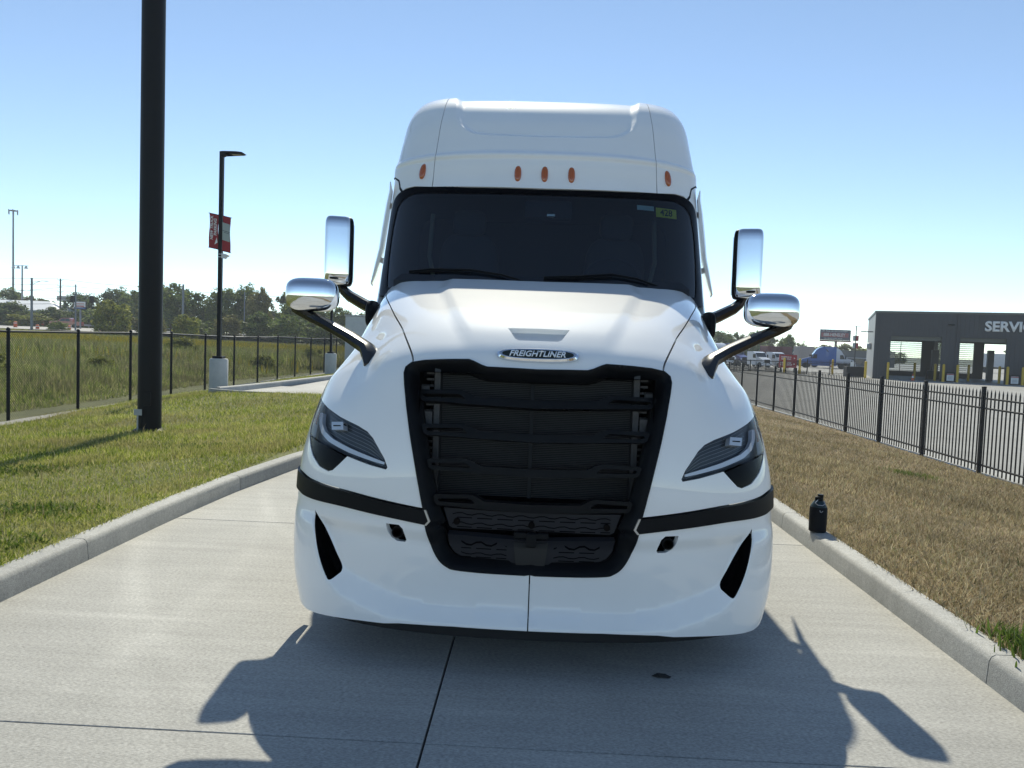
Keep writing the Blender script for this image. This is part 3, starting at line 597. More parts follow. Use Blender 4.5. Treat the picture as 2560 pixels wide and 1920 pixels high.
# mirrors
def mirror_set(s):
    rot = s * R(-14)
    mb = MB(); superq(mb, (s * 1.467, 1.98, 2.236), (.096, .085, .247), 7, rz=rot, nz=9); body = mb.build('tall_mirror', 'black_plastic', truck, True)
    mb = MB(); superq(mb, (s * 1.477, 1.955, 2.239), (.093, .095, .245), 6, rz=rot, nz=8, cut=.03); mb.build('mirror_shell', 'chrome', body, True)
    mb = MB(); mb.box((s * 1.460, 2.068, 2.236), (.145, .004, .42), rz=rot); mb.build('mirror_glass', 'chrome', body)
    a = [(s * 1.475, 1.98, 2.02), (s * 1.43, 1.98, 1.955), (s * 1.39, 1.98, 1.92), (s * 1.28, 1.97, 1.862), (s * 1.18, 1.95, 1.82)]
    MB().tube(a, [.034, .048, .053, .057, .062], 8, flat=.75).build('mirror_arm', 'arm_black', truck, True)
    mb = MB(); superq(mb, (s * 1.205, 1.93, 1.79), (.035, .16, .10), 3); cw = mb.build('cowl_vent', 'black_plastic', truck, True)
    # round hood mirror on its long arm
    mb = MB(); superq(mb, (s * 1.325, .84, 1.858), (.148, .095, .097), 4.2, rz=s * R(-10), nz=3.4, cut=.055); hm = mb.build('hood_mirror', 'chrome', truck, True)
    mb = MB(); superq(mb, (s * 1.322, .885, 1.858), (.140, .055, .090), 4.2, rz=s * R(-10), nz=3.4); mb.build('mirror_back', 'black_plastic', hm, True)
    a = [Vector(p) for p in ((s * 1.455, .87, 1.805), (s * 1.425, .86, 1.772), (s * 1.36, .84, 1.745), (s * 1.235, .80, 1.694), (s * 1.06, .72, 1.615), (s * .955, .655, 1.560), (s * .922, .60, 1.52), (s * .912, .565, 1.47), (s * .905, .555, 1.405))]
    w_ = [.020, .034, .041, .044, .048, .053, .056, .046, .012]
    MB().tube(a, w_, 8, flat=.78).build('hood_mirror_arm', 'arm_black', truck, True)
for s in (-1, 1): mirror_set(s)
# running gear and rear body
def wheel(x_, y_, w=.30):
    mb = MB(); mb.lathe([(.28, -w / 2), (.47, -w / 2), (.505, -w / 2 + .04), (.51, 0), (.505, w / 2 - .04), (.47, w / 2), (.28, w / 2)], (x_, y_, .51), 40, 'x'); t_ = mb.build('wheel', 'rubber', truck, True)
    mb = MB(); mb.lathe([(.02, -w / 2 + .02), (.14, -w / 2 + .02), (.29, -w / 2 + .03), (.29, w / 2 - .03), (.14, w / 2 - .02), (.02, w / 2 - .02)], (x_, y_, .51), 32, 'x'); mb.build('rim', 'steel', t_, True)
for s in (-1, 1):
    wheel(s * 1.03, 1.42)
    for y_ in (6.1, 7.4): wheel(s * 1.08, y_, .28); wheel(s * .76, y_, .28)
    MB().box((s * 1.235, 3.75, 1.05), (.08, 2.9, 1.2), bev=.02).build('side_fairing', 'white_paint', truck)
    MB().box((s * .42, 4.6, .82), (.09, 7.4, .26)).build('chassis_rail', 'black_matte', truck)
    MB().lathe([(.02, -.75), (.28, -.75), (.30, -.72), (.30, .72), (.28, .75), (.02, .75)], (s * .88, 3.9, .72), 24, 'y').build('fuel_tank', 'steel', truck, True)
MB().box((0, 5.15, 2.35), (2.34, .05, 2.9)).build('rear_wall', 'white_paint', truck)
MB().box((0, 3.7, 1.45), (2.3, 2.9, .05)).build('cab_floor', 'black_matte', truck)

# ================================================================ GROUND
def concrete(name, col, broom=True, stain=.16):
    m = bpy.data.materials.new(name); m.use_nodes = True; n, l = nt(m); b = n['Principled BSDF']; tc = n.new('ShaderNodeTexCoord'); geo = n.new('ShaderNodeNewGeometry')
    def noise(scale, det, stretch=None, rough=.6):
        t = n.new('ShaderNodeTexNoise'); t.inputs['Scale'].default_value = scale; t.inputs['Detail'].default_value = det; t.inputs['Roughness'].default_value = rough
        mp = n.new('ShaderNodeMapping'); mp.inputs['Scale'].default_value = stretch or (1, 1, 1); l.new(geo.outputs['Position'], mp.inputs[0]); l.new(mp.outputs[0], t.inputs[0]); return t
    big = noise(.55, 5); streak = noise(3.2, 5, (.22, 3.0, 1), .7); grain = noise(170, 2, (.35, 1, 1) if broom else None); speck = noise(45, 3)
    r1 = ramp(n, [(.3, tuple(c * (1 - stain) for c in col)), (.7, tuple(c * (1 + stain * .6) for c in col))]); l.new(big.outputs[0], r1.inputs[0])
    def mul(src, node, lo, hi, a=.3, bb=.7):
        r = ramp(n, [(a, (lo,) * 3), (bb, (hi,) * 3)]); l.new(node.outputs[0], r.inputs[0]); mx = n.new('ShaderNodeMix'); mx.data_type = 'RGBA'; mx.blend_type = 'MULTIPLY'; mx.inputs[0].default_value = 1
        l.new(src, mx.inputs[6]); l.new(r.outputs[0], mx.inputs[7]); return mx.outputs[2]
    c = mul(r1.outputs[0], streak, .90, 1.08); c = mul(c, grain, .72, 1.22); c = mul(c, speck, .86, 1.10)
    if broom:
        sc = n.new('ShaderNodeTexNoise'); sc.inputs['Scale'].default_value = 1.0; sc.inputs['Detail'].default_value = 3; mp2 = n.new('ShaderNodeMapping'); mp2.inputs['Rotation'].default_value = (0, 0, R(38)); mp2.inputs['Scale'].default_value = (.35, 4.5, 1)
        for cx, cy, rr, ww, hi in ((6.2, 8.6, 9.55, .07, 1.16), (5.2, 9.4, 9.0, .05, 1.13), (-9.4, 4.4, 7.4, .06, 1.12), (3.4, 9.6, 6.4, .045, 1.16), (-7.5, 1.0, 8.3, .05, .92), (8.5, 0.5, 7.2, .06, .92)):
            vd = n.new('ShaderNodeVectorMath'); vd.operation = 'DISTANCE'; vd.inputs[1].default_value = (cx, cy, 0); l.new(geo.outputs['Position'], vd.inputs[0])
            m1 = n.new('ShaderNodeMath'); m1.operation = 'SUBTRACT'; m1.inputs[1].default_value = rr; l.new(vd.outputs['Value'], m1.inputs[0]); m2 = n.new('ShaderNodeMath'); m2.operation = 'ABSOLUTE'; l.new(m1.outputs[0], m2.inputs[0])
            mr = n.new('ShaderNodeMapRange'); mr.interpolation_type = 'SMOOTHSTEP'; mr.inputs[1].default_value = 0; mr.inputs[2].default_value = ww * 2.2; mr.inputs[3].default_value = 1; mr.inputs[4].default_value = 0; l.new(m2.outputs[0], mr.inputs[0])
            m3 = n.new('ShaderNodeMath'); m3.operation = 'MULTIPLY'; l.new(mr.outputs[0], m3.inputs[0]); l.new(big.outputs[0], m3.inputs[1])
            m4 = n.new('ShaderNodeMath'); m4.operation = 'MULTIPLY_ADD'; m4.inputs[1].default_value = (hi - 1) * .9; m4.inputs[2].default_value = 1; l.new(m3.outputs[0], m4.inputs[0]); mxx = n.new('ShaderNodeMix'); mxx.data_type = 'RGBA'; mxx.blend_type = 'MULTIPLY'; mxx.inputs[0].default_value = 1; l.new(c, mxx.inputs[6]); l.new(m4.outputs[0], mxx.inputs[7]); c = mxx.outputs[2]
        l.new(geo.outputs['Position'], mp2.inputs[0]); l.new(mp2.outputs[0], sc.inputs[0]); c = mul(c, sc, 1.0, 1.12, .58, .72)
    oi = n.new('ShaderNodeObjectInfo'); r = ramp(n, [(0, (.93,) * 3), (1, (1.06,) * 3)]); l.new(oi.outputs['Random'], r.inputs[0]); mx = n.new('ShaderNodeMix'); mx.data_type = 'RGBA'; mx.blend_type = 'MULTIPLY'; mx.inputs[0].default_value = 1
    l.new(c, mx.inputs[6]); l.new(r.outputs[0], mx.inputs[7]); l.new(mx.outputs[2], b.inputs['Base Color'])
    b.inputs['Roughness'].default_value = .78; b.inputs['Specular IOR Level'].default_value = .35
    bp = n.new('ShaderNodeBump'); bp.inputs['Strength'].default_value = .5; bp.inputs['Distance'].default_value = .004; l.new(grain.outputs[0], bp.inputs['Height']); l.new(bp.outputs[0], b.inputs['Normal'])
    MATS[name] = m
concrete('drive_concrete', (.385, .378, .355)); concrete('kerb_concrete', (.39, .388, .372), False, .12); concrete('yard_concrete', (.31, .305, .29), False)
mat('joint_filler', (.015, .015, .017), .9); mat('soil', (.10, .075, .05), .95, noise=.4, nscale=3, bump=.6, bscale=30)
mat('lawn_soil', (.12, .125, .04), .95, noise=.45, nscale=1.2, bump=.6, bscale=40); mat('dry_soil', (.18, .13, .07), .95, noise=.4, nscale=2.5, bump=.6, bscale=40)
mat('field_soil', (.13, .135, .05), .95, noise=.5, nscale=.25); mat('far_ground', (.10, .105, .06), .95, noise=.4, nscale=.02); mat('asphalt', (.06, .06, .062), .85, noise=.2, nscale=.5); mat('road_concrete', (.40, .385, .36), .85, noise=.12, nscale=.2)
def sstep(a, b, x): x = np.clip((x - a) / (b - a), 0, 1); return x * x * (3 - 2 * x)
def h_left(x, y):
    t = np.clip((-3.2 - x) / 7.3, 0, 1); a = .145 - .445 * t; t2 = np.clip((-7.8 - x) / 2.9, 0, 1); b = .14 - .44 * t2; k = sstep(13, 19, y)
    w = .018 * np.sin(x * 1.7 + y * .6) + .014 * np.sin(y * 1.9 - x * .8); return a * (1 - k) + b * k + w * np.clip((-3.4 - x) * 2, 0, 1)
def h_right(x, y):
    t = np.clip((x - 2.45) / 6.6, 0, 1); w = .02 * np.sin(x * 1.3 + y * .7) + .014 * np.sin(y * 1.7 - x); return .145 - .845 * t + w * np.clip((x - 2.6) * 2, 0, 1) * np.clip((9.0 - x), 0, 1)
def h_field(x, y):
    r = np.clip(-x - 11.2, 0, None); return -.32 + np.clip(r, 0, 110) * .0165 + np.clip(y - 60, 0, 200) * .002 + .06 * np.sin(x * .35) * np.sin(y * .27)
YARD = -.85
g0 = mesh('ground', [(-4000, -1500, -1.6), (4000, -1500, -1.6), (4000, 5000, -1.6), (-4000, 5000, -1.6)], [(0, 1, 2, 3)], 'far_ground'); tag(g0, kind='structure')
def land(name, poly, hf, m, step):
    P, T = triangulate(poly, [], step); z = hf(P[:, 0], P[:, 1]); V = np.column_stack([P, z]); a = V[T]; fl = np.cross(a[:, 1] - a[:, 0], a[:, 2] - a[:, 0])[:, 2] < 0; T = T.copy(); T[fl] = T[fl][:, ::-1]
    o = fast_mesh(name, V, T, m, smooth=True); return tag(o, kind='structure')
KL = [(-3.08, -60), (-3.08, 6.5), (-3.03, 7.7), (-2.88, 9.2), (-2.62, 11), (-2.45, 13), (-2.5, 15.5), (-2.9, 17.4), (-3.8, 18.7), (-5.2, 19.3), (-7.6, 19.5), (-8.5, 19.9)]
KL2 = [(-8.5, 20.4), (-8.35, 21.2), (-8.08, 23.7), (-7.8, 27.9), (-7.4, 36), (-7.1, 60)]
KR = [(2.30, -60), (2.30, 60)]
LAWN_L = [(-3.2, -60), (-3.2, 6.5), (-3.15, 7.75), (-3.0, 9.3), (-2.75, 11), (-2.58, 13), (-2.63, 15.4), (-3.02, 17.3), (-3.9, 18.55), (-5.25, 19.15), (-7.6, 19.36), (-8.55, 19.8), (-8.62, 20.5), (-8.5, 21.3), (-8.22, 23.8), (-7.95, 28), (-7.55, 36), (-7.25, 60), (-12.1, 60), (-11.2, 37), (-10.75, 22), (-10.45, 15), (-10.2, 10), (-9.0, -60)]
LAWN_R = [(2.43, -60), (2.43, 60), (9.35, 60), (9.4, 28), (9.35, 24), (9.2, 20), (9.05, 15), (8.9, 5), (8.0, -60)]
lawn_l = land('lawn', LAWN_L, h_left, 'lawn_soil', .5); lawn_r = land('verge', LAWN_R, h_right, 'dry_soil', .5)
field = land('field', [(-9.05, -60), (-10.25, 10), (-10.5, 15), (-10.8, 22), (-11.25, 37), (-12.15, 60), (-12, 260), (-320, 260), (-320, -60)], h_field, 'field_soil', 5)
# drive: dark joint sheet, slabs laid on it as pieces
drive = mesh('driveway', [(-3.15, -60, -.03), (2.4, -60, -.03), (2.4, 70, -.03), (-7.2, 70, -.03), (-7.9, 28, -.03), (-8.55, 20.4, -.03), (-7.6, 19.45, -.03), (-5.2, 19.25, -.03), (-3.85, 18.6, -.03), (-3.0, 17.4, -.03), (-2.55, 15.5, -.03), (-2.5, 13, -.03), (-2.9, 9.2, -.03)], [tuple(range(13))], 'joint_filler'); tag(drive, kind='structure')
def slab(x0, x1, y0, y1, gx=.005, gy=.003):
    MB().box(((x0 + x1) / 2, (y0 + y1) / 2, -.025), (x1 - x0 - 2 * gx, y1 - y0 - 2 * gy, .05), bev=.003).build('concrete_slab', 'drive_concrete', drive)
ys = [-60, -40, -25, -15, -9, -4, -.5, 3.0, 6.5, 10, 13.5, 17, 20.5, 24, 28.4]
for a, b in zip(ys[:-1], ys[1:]):
    slab(-3.3, -.4, a, b); slab(-.4, 2.45, a, b)
for a, b in ((19.45, 24), (24, 28.4)): slab(-5.9, -3.3, a, b); slab(-8.35 if a < 20 else -7.75, -5.9, a, b)
for a, b in ((28.4, 36), (36, 44), (44, 56), (56, 69)):
    for c, d in ((-6.9, -3.3), (-3.3, -.4), (-.4, 2.45)): slab(c, d, a, b)
def kerb(name, line, side, joints, label=None):
    root = empty(name, (line[0][0], line[0][1], 0)); tag(root, kind='structure')
    L = [Vector((a, b)) for a, b in line]; pr = [(0, -.05), (.012, .115), (.022, .138), (.042, .15), (.15, .152), (.15, -.05)]
    s = [0]
    for a, b in zip(L[:-1], L[1:]): s.append(s[-1] + (b - a).length)
    def at(d):
        d = min(max(d, 0), s[-1] - 1e-6); i = max(k for k in range(len(s) - 1) if s[k] <= d); t = (d - s[i]) / (s[i + 1] - s[i]); p = L[i].lerp(L[i + 1], t)
        def tan(k): a = L[max(k - 1, 0)]; b = L[min(k + 1, len(L) - 1)]; return (b - a).normalized()
        tn = tan(i).lerp(tan(i + 1), t).normalized() if len(L) > 2 else (L[1] - L[0]).normalized(); return p, Vector((-tn.y, tn.x)) * side
    cuts = [0] + [j for j in joints if 0 < j < s[-1]] + [s[-1]]
    for a, b in zip(cuts[:-1], cuts[1:]):
        k = max(2, int((b - a) / .35)); v = []; f = []
        for i in range(k + 1):
            p, n_ = at(a + .004 + (b - a - .008) * i / k)
            for o, z in pr: v.append((p.x + n_.x * o - root.location.x, p.y + n_.y * o - root.location.y, z))
        m_ = len(pr)
        for i in range(k):
            for q in range(m_ - 1): f.append((i * m_ + q, i * m_ + q + 1, i * m_ + m_ + q + 1, i * m_ + m_ + q))
        f += [tuple(range(m_)), tuple(k * m_ + q for q in range(m_))]
        MB().add(v, f).build('kerb_segment', 'kerb_concrete', root, True)
kerb('kerb_left', KL, 1, [15, 30, 45, 52, 55, 59, 62.1, 65.2, 67.8, 71, 74, 77, 80, 83])
kerb('kerb_far_left', KL2, 1, [3, 6, 9, 12, 15, 20, 25, 30, 35])
kerb('kerb_right', KR, -1, [15, 30, 45, 54.2, 57.4, 60.6, 63.85, 67.1, 70.3, 73.5, 76.7, 80, 83, 86, 89, 95, 102, 110])
# yard beyond the picket fence
yard = mesh('yard', [(8.1, -80, YARD), (260, -80, YARD), (260, 260, YARD), (9.4, 260, YARD), (9.45, 24, YARD), (9.3, 20, YARD)], [(0, 1, 2, 3, 4, 5)], 'yard_concrete'); tag(yard, kind='structure')
strip = mesh('mow_strip', [(8.0, -60, -.72), (9.0, -60, -.72), (9.75, 10, -.72), (9.9, 24, -.72), (10.0, 30, -.72), (10.1, 60, -.72), (9.3, 60, -.72), (9.25, 24, -.72), (8.95, 10, -.72)], [(0, 1, 2, 3, 4, 5, 6, 7, 8)], 'kerb_concrete'); tag(strip, kind='structure')
# ---------------------------------------------------------------- grass
def scatter(poly, n, dens):
    q = np.asarray(poly); lo, hi = q.min(0), q.max(0); out = []; got = 0
    while got < n:
        P = lo + (hi - lo) * rng.random((60000, 2)); P = P[in_poly(P, poly)]; w = dens(P); P = P[rng.random(len(P)) < w]; out.append(P); got += len(P)
    return np.vstack(out)[:n]
def blades(name, P, hf, hgt, wid, m, lean=.6, seg=2):
    n = len(P); z = hf(P[:, 0], P[:, 1]) - .006; a = rng.random(n) * 2 * np.pi; b = rng.random(n) * 2 * np.pi; h = hgt(n); w = wid(n); ln = h * lean * rng.random(n)
    dx, dy = np.cos(a) * w / 2, np.sin(a) * w / 2; lx, ly = np.cos(b) * ln, np.sin(b) * ln
    base = np.column_stack([P, z])
    if seg == 1:
        V = np.empty((n, 3, 3)); V[:, 0] = base + np.column_stack([dx, dy, 0 * dx]); V[:, 1] = base - np.column_stack([dx, dy, 0 * dx]); V[:, 2] = base + np.column_stack([lx, ly, h]); F = np.arange(n * 3).reshape(n, 3)
        return fast_mesh(name, V.reshape(-1, 3), F, m)
    V = np.empty((n, 5, 3)); V[:, 0] = base + np.column_stack([dx, dy, 0 * dx]); V[:, 1] = base - np.column_stack([dx, dy, 0 * dx])
    mid = base + np.column_stack([lx * .35, ly * .35, h * .6]); V[:, 2] = mid - np.column_stack([dx, dy, 0 * dx]) * .75; V[:, 3] = mid + np.column_stack([dx, dy, 0 * dx]) * .75; V[:, 4] = base + np.column_stack([lx, ly, h * .95])
    i = np.arange(n)[:, None] * 5; F = np.concatenate([i + [0, 1, 2], i + [0, 2, 3], i + [3, 2, 4]]); return fast_mesh(name, V.reshape(-1, 3), F, m)
foliage('lawn_grass', [(.12, .17, .02), (.20, .26, .03), (.29, .34, .05), (.42, .42, .11), (.58, .52, .26)], .5, patch=(.40, .34, .16), pscale=.6)
foliage('dry_grass', [(.16, .12, .065), (.27, .21, .115), (.40, .32, .19), (.62, .53, .35), (.15, .17, .06)], .42, patch=(.19, .16, .085), pscale=.9)
foliage('field_grass', [(.14, .18, .045), (.21, .27, .06), (.32, .37, .09), (.36, .32, .17), (.50, .50, .21)], .5, patch=(.25, .21, .13), pscale=.22)
foliage('weed_flower', [(.55, .42, .03), (.42, .36, .05), (.2, .22, .05)], .3)
foliage('green_tuft', [(.08, .13, .025), (.13, .19, .035)], .45)
def near(P, c=(0, 0), s=7.): d = np.hypot(P[:, 0] - c[0], P[:, 1] - c[1]); return np.clip((s / np.maximum(d, 2))**1.7, .03, 1)
def vis_l(P): return near(P, s=6.5) * np.where((P[:, 0] < -3.15) & (P[:, 1] > 3.4), 1, .12)
P = scatter(LAWN_L, 230000, vis_l); d = np.hypot(P[:, 0], P[:, 1]); nr = d < 10
tag(blades('lawn_grass', P[nr], h_left, lambda n: rng.uniform(.02, .062, n), lambda n: rng.uniform(.004, .008, n), 'lawn_grass', 1.5), 'short sunlit green lawn grass between kerb and chain link fence', 'grass', kind='stuff')
tag(blades('lawn_grass', P[~nr], h_left, lambda n: rng.uniform(.035, .09, n), lambda n: rng.uniform(.008, .018, n), 'lawn_grass', 1.0, 1), 'short green lawn grass farther back round the lamp piers', 'grass', kind='stuff')
P = scatter(LAWN_R, 240000, lambda P: near(P, s=6.0) * np.where(P[:, 1] > 2.6, 1, .12)); d = np.hypot(P[:, 0], P[:, 1]); nr = d < 10
tag(blades('dry_grass', P[nr], h_right, lambda n: rng.uniform(.02, .07, n), lambda n: rng.uniform(.004, .008, n), 'dry_grass', 1.7), 'dry straw coloured grass between right kerb and picket fence', 'grass', kind='stuff')
tag(blades('dry_grass', P[~nr], h_right, lambda n: rng.uniform(.03, .085, n), lambda n: rng.uniform(.008, .018, n), 'dry_grass', 1.2, 1), 'dry brown grass farther along the picket fence', 'grass', kind='stuff')

# taller stalks, clover and bare clumps that break up the turf
P = scatter([(-3.4, 3.5), (-3.2, 9), (-2.8, 14), (-5, 18), (-9.8, 18), (-9.6, 9)], 1500, lambda P: near(P, s=9.)); tag(blades('seed_stalks', P, h_left, lambda n: rng.uniform(.08, .2, n), lambda n: rng.uniform(.003, .006, n), 'dry_grass', .7), 'thin dry seed stalks standing in the green lawn', 'grass', kind='stuff')
P = np.vstack([np.array(c) + rng.normal(0, 1, (k, 2)) * [.30, .16] for c, k in (((-4.1, 6.1), 420), ((-5.6, 8.2), 300), ((-4.6, 10.5), 260), ((-7.5, 12.0), 300), ((-3.6, 5.0), 180), ((-6.4, 9.6), 240))]); P = P[P[:, 0] < -3.3]
tag(blades('clover', P, h_left, lambda n: rng.uniform(.03, .075, n), lambda n: rng.uniform(.014, .026, n), 'green_tuft', 1.3), 'low broad leaved clover patches in the green lawn', 'clover', kind='stuff')
P = scatter([(2.5, 3.2), (2.5, 14), (6, 22), (8.8, 20), (8.2, 9), (5, 5)], 5000, lambda P: near(P, s=8.)); tag(blades('straw_stalks', P, h_right, lambda n: rng.uniform(.07, .16, n), lambda n: rng.uniform(.003, .006, n), 'dry_grass', 1.3), 'longer bleached straw stalks over the dry verge', 'grass', kind='stuff')

# ================================================================ FENCES, POLES, NEAR THINGS
mat('fence_black', (.006, .006, .008), .5, spec=.3); mat('pole_black', (.004, .005, .007), .5, spec=.22, noise=.1, nscale=3); mat('pier_concrete', (.48, .48, .46), .85, noise=.12, nscale=3, bump=.2, bscale=40)
mat('galvanised', (.33, .35, .37), .5, metal=.6, noise=.15); mat('grey_marker', (.40, .41, .41), .7); mat('banner_red', (.30, .022, .03), .7, noise=.08); mat('banner_grey', (.34, .38, .36), .7); mat('white_print', (.75, .75, .74), .6); mat('dark_print', (.05, .06, .08), .6)
mat('camera_white', (.6, .6, .6), .4); mat('led_glass', (.30, .25, .16), .3); mat('gravel', (.30, .29, .27), .95, noise=.4, nscale=30, bump=.8, bscale=60)
# chain link fence
CP = [(-9.80, 6.9), (-9.95, 9.5), (-10.12, 12.1), (-10.32, 14.67), (-10.5, 17.25), (-10.62, 19.74), (-10.73, 22.2), (-10.86, 24.8), (-10.94, 27.4), (-11.0, 29.9), (-11.03, 32.3), (-11.08, 34.8), (-11.13, 37.4)] + [(-11.13 - .012 * (k + 1) * 2.5, 37.4 + 2.5 * (k + 1)) for k in range(10)]
cf = empty('chain_link_fence', (CP[0][0], CP[0][1], -.3), label='long black chain link fence along the lawn before the overgrown field', cat='fence'); O = Vector(cf.location)
hz = lambda x, y: float(h_left(np.array([x]), np.array([y]))[0])
FH = 1.80
for x, y in CP:
    MB().tube([(x - O.x, y - O.y, hz(x, y) - .05 - O.z), (x - O.x, y - O.y, hz(x, y) + FH + .02 - O.z)], .034, 10).build('fence_post', 'fence_black', cf, True)
    MB().lathe([(.040, 0), (.040, .03), (.02, .06), (.004, .066)], (x - O.x, y - O.y, hz(x, y) + FH + .02 - O.z), 10).build('post_cap', 'fence_black', cf, True)
for (xa, ya), (xb, yb) in zip(CP[:-1], CP[1:]):
    A_ = Vector((xa, ya, hz(xa, ya))) - O; B_ = Vector((xb, yb, hz(xb, yb))) - O; up = Vector((0, 0, 1))
    MB().tube([A_ + up * FH, B_ + up * FH], .022, 8).build('top_rail', 'fence_black', cf, True)
    L = (B_ - A_).length; W = .062; mb = MB(); H = FH - .03; r = .0028; zz = .03
    n_ = int((L + H) / W)
    for sgn in (1, -1):
        for i in range(-int(H / W) - 1, int(L / W) + 2):
            s0 = i * W; pts = []
            # clip the slanted strand to the panel
            t0 = max(0., -s0 / H) if sgn > 0 else max(0., (s0 + H - L) / H if False else 0.)
            a, b = (s0, s0 + H) if sgn > 0 else (s0 + H, s0)
            lo, hi = 0., 1.
            da = b - a
            for lim, sg in ((0., 1), (L, -1)):
                # a+da*t >=0 and <=L
                if sg == 1:
                    if da > 0: lo = max(lo, (0 - a) / da)
                    else: hi = min(hi, (0 - a) / da)
                else:
                    if da > 0: hi = min(hi, (L - a) / da)
                    else: lo = max(lo, (L - a) / da)
            if hi - lo < .01: continue
            u = (B_ - A_) / L; nn = Vector((-u.y, u.x, 0)).normalized()
            p0 = A_ + u * (a + da * lo) + up * (zz + H * lo); p1 = A_ + u * (a + da * hi) + up * (zz + H * hi); dd = (p1 - p0).normalized(); q = dd.cross(nn).normalized()
            o3 = [nn * r, (-nn * .5 + q * .87) * r, (-nn * .5 - q * .87) * r]; v = [p0 + k for k in o3] + [p1 + k for k in o3]
            mb.add(v, [(0, 1, 4, 3), (1, 2, 5, 4), (2, 0, 3, 5)])
    tag(mb.build('chain_link_mesh', 'fence_black', cf, fix=False), kind='stuff')
gv = [(x + .02, y) for x, y in CP] + [(x - .30, y) for x, y in CP[::-1]]
tag(mesh('gravel_strip', [(x + .30, y, hz(x + .30, y) + .012) for x, y in CP] + [(x - .12, y, hz(x - .12, y) + .012) for x, y in CP[::-1]], [tuple(range(2 * len(CP)))], 'gravel'), kind='structure')
# picket fence on the right
RP = [(8.85, 8.4), (8.94, 10.9), (9.02, 13.45), (9.11, 15.97), (9.19, 18.48), (9.25, 20.95), (9.35, 23.45), (9.42, 26.0), (9.46, 28.5), (9.48, 31.0), (9.5, 33.5), (9.5, 36.0), (9.5, 38.5), (9.5, 41.0), (9.5, 43.5), (9.5, 46.0)]
PZ = -.74; PH = 1.78
pf = empty('picket_fence', (RP[0][0], RP[0][1], PZ), label='black metal picket fence with spear tops between dry grass and concrete yard', cat='fence'); O2 = Vector(pf.location)
pk = MB(); a = .0105; pk.add([(-a, -a, .08), (a, -a, .08), (a, a, .08), (-a, a, .08), (-a, -a, PH - .10), (a, -a, PH - .10), (a, a, PH - .10), (-a, a, PH - .10), (-a * 1.5, -a * .8, PH - .085), (a * 1.5, -a * .8, PH - .085), (a * 1.5, a * .8, PH - .085), (-a * 1.5, a * .8, PH - .085), (0, 0, PH)], [(3, 2, 1, 0), (0, 1, 5, 4), (1, 2, 6, 5), (2, 3, 7, 6), (3, 0, 4, 7), (4, 5, 9, 8), (5, 6, 10, 9), (6, 7, 11, 10), (7, 4, 8, 11), (8, 9, 12), (9, 10, 12), (10, 11, 12), (11, 8, 12)])
pk0 = None
for x, y in RP:
    MB().box((x - O2.x, y - O2.y, PH / 2 - .01), (.064, .064, PH + .06), bev=.004).build('fence_post', 'fence_black', pf)
    MB().box((x - O2.x, y - O2.y, PH + .03), (.074, .074, .02), bev=.006).build('post_cap', 'fence_black', pf)
for (xa, ya), (xb, yb) in zip(RP[:-1], RP[1:]):
    A_ = Vector((xa - O2.x, ya - O2.y, 0)); B_ = Vector((xb - O2.x, yb - O2.y, 0)); rz = math.atan2(yb - ya, xb - xa); L = (B_ - A_).length
    for z in (.22, PH - .40, PH - .20): MB().box(((A_ + B_).x / 2, (A_ + B_).y / 2, z), (L - .06, .036, .036), rz, .004).build('fence_rail', 'fence_black', pf)
    for i in range(1, 18):
        p = A_.lerp(B_, i / 18.)
        if pk0 is None: o = pk0 = pk.build('picket', 'fence_black', pf)
        else: o = pk0.copy(); COL.objects.link(o); o.parent = pf
        o.location = p; o.rotation_euler = (0, 0, rz)
# big round pole
h_ = hz(-6.37, 12.45)
bp_ = empty('tall_pole', (-6.37, 12.45, h_), label='thick black steel pole rising from the left lawn out of the picture', cat='pole')
MB().tube([(0, 0, -.1), (0, 0, 7.5), (0, 0, 13)], [.183, .178, .172], 40).build('pole_shaft', 'pole_black', bp_, True)
MB().lathe([(.26, -.05), (.26, .02), (.20, .05), (.19, .06)], n=32).build('base_flange', 'pole_black', bp_, True)
MB().box((.05, -.178, .55), (.11, .02, .22), bev=.006).build('hand_hole_cover', 'pole_black', bp_)
mk = empty('utility_marker', (-6.44, 12.20, hz(-6.44, 12.2)), label='small grey marker plate on a stake at the foot of the thick pole', cat='marker')
MB().box((0, 0, .13), (.022, .012, .34)).build('stake', 'grey_marker', mk); MB().box((.01, -.012, .33), (.13, .012, .10), bev=.003).build('marker_plate', 'grey_marker', mk)
def light_pole(loc, label, hgt, pier_h, pier_r, arm, banners=None, cam=False, head=True):
    t = empty('lamp_post', loc, label=label, cat='lamp post', group='lamp posts')
    MB().lathe([(pier_r, -.1), (pier_r, pier_h - .04), (pier_r - .03, pier_h)], n=32).build('concrete_pier', 'pier_concrete', t, True)
    MB().box((0, 0, pier_h + .035), (.28, .28, .07), bev=.01).build('base_cover', 'pole_black', t)
    MB().box((0, 0, (pier_h + hgt) / 2), (.105, .105, hgt - pier_h), bev=.008).build('post_shaft', 'pole_black', t)
    if head:
        mb = MB(); prof = [(.05, -.055), (.05, .055), (.12, .06), (.14, .02), (.26, -.01)]
        mb.prism([(.02, -.16), (.02, 0), (.15, .0), (.20, -.035), (.20, -.06), (.34, -.075), (.62, -.085), (.68, -.06), (.60, -.015), (.45, .0), (.20, -.0), (.16, -.04), (.10, -.12)], lambda u, v, w: (u * arm, w, hgt + v), -.085, .085); lh = mb.build('lamp_head', 'pole_black', t)
        MB().box((arm * .44, 0, hgt - .084), (.26, .13, .012)).build('light_panel', 'led_glass', lh)
    return t
lp1 = light_pole((-9.24, 22.02, -.16), 'black lamp post with red parking banners on a round concrete pier', 6.95, 1.03, .26, 1.0)
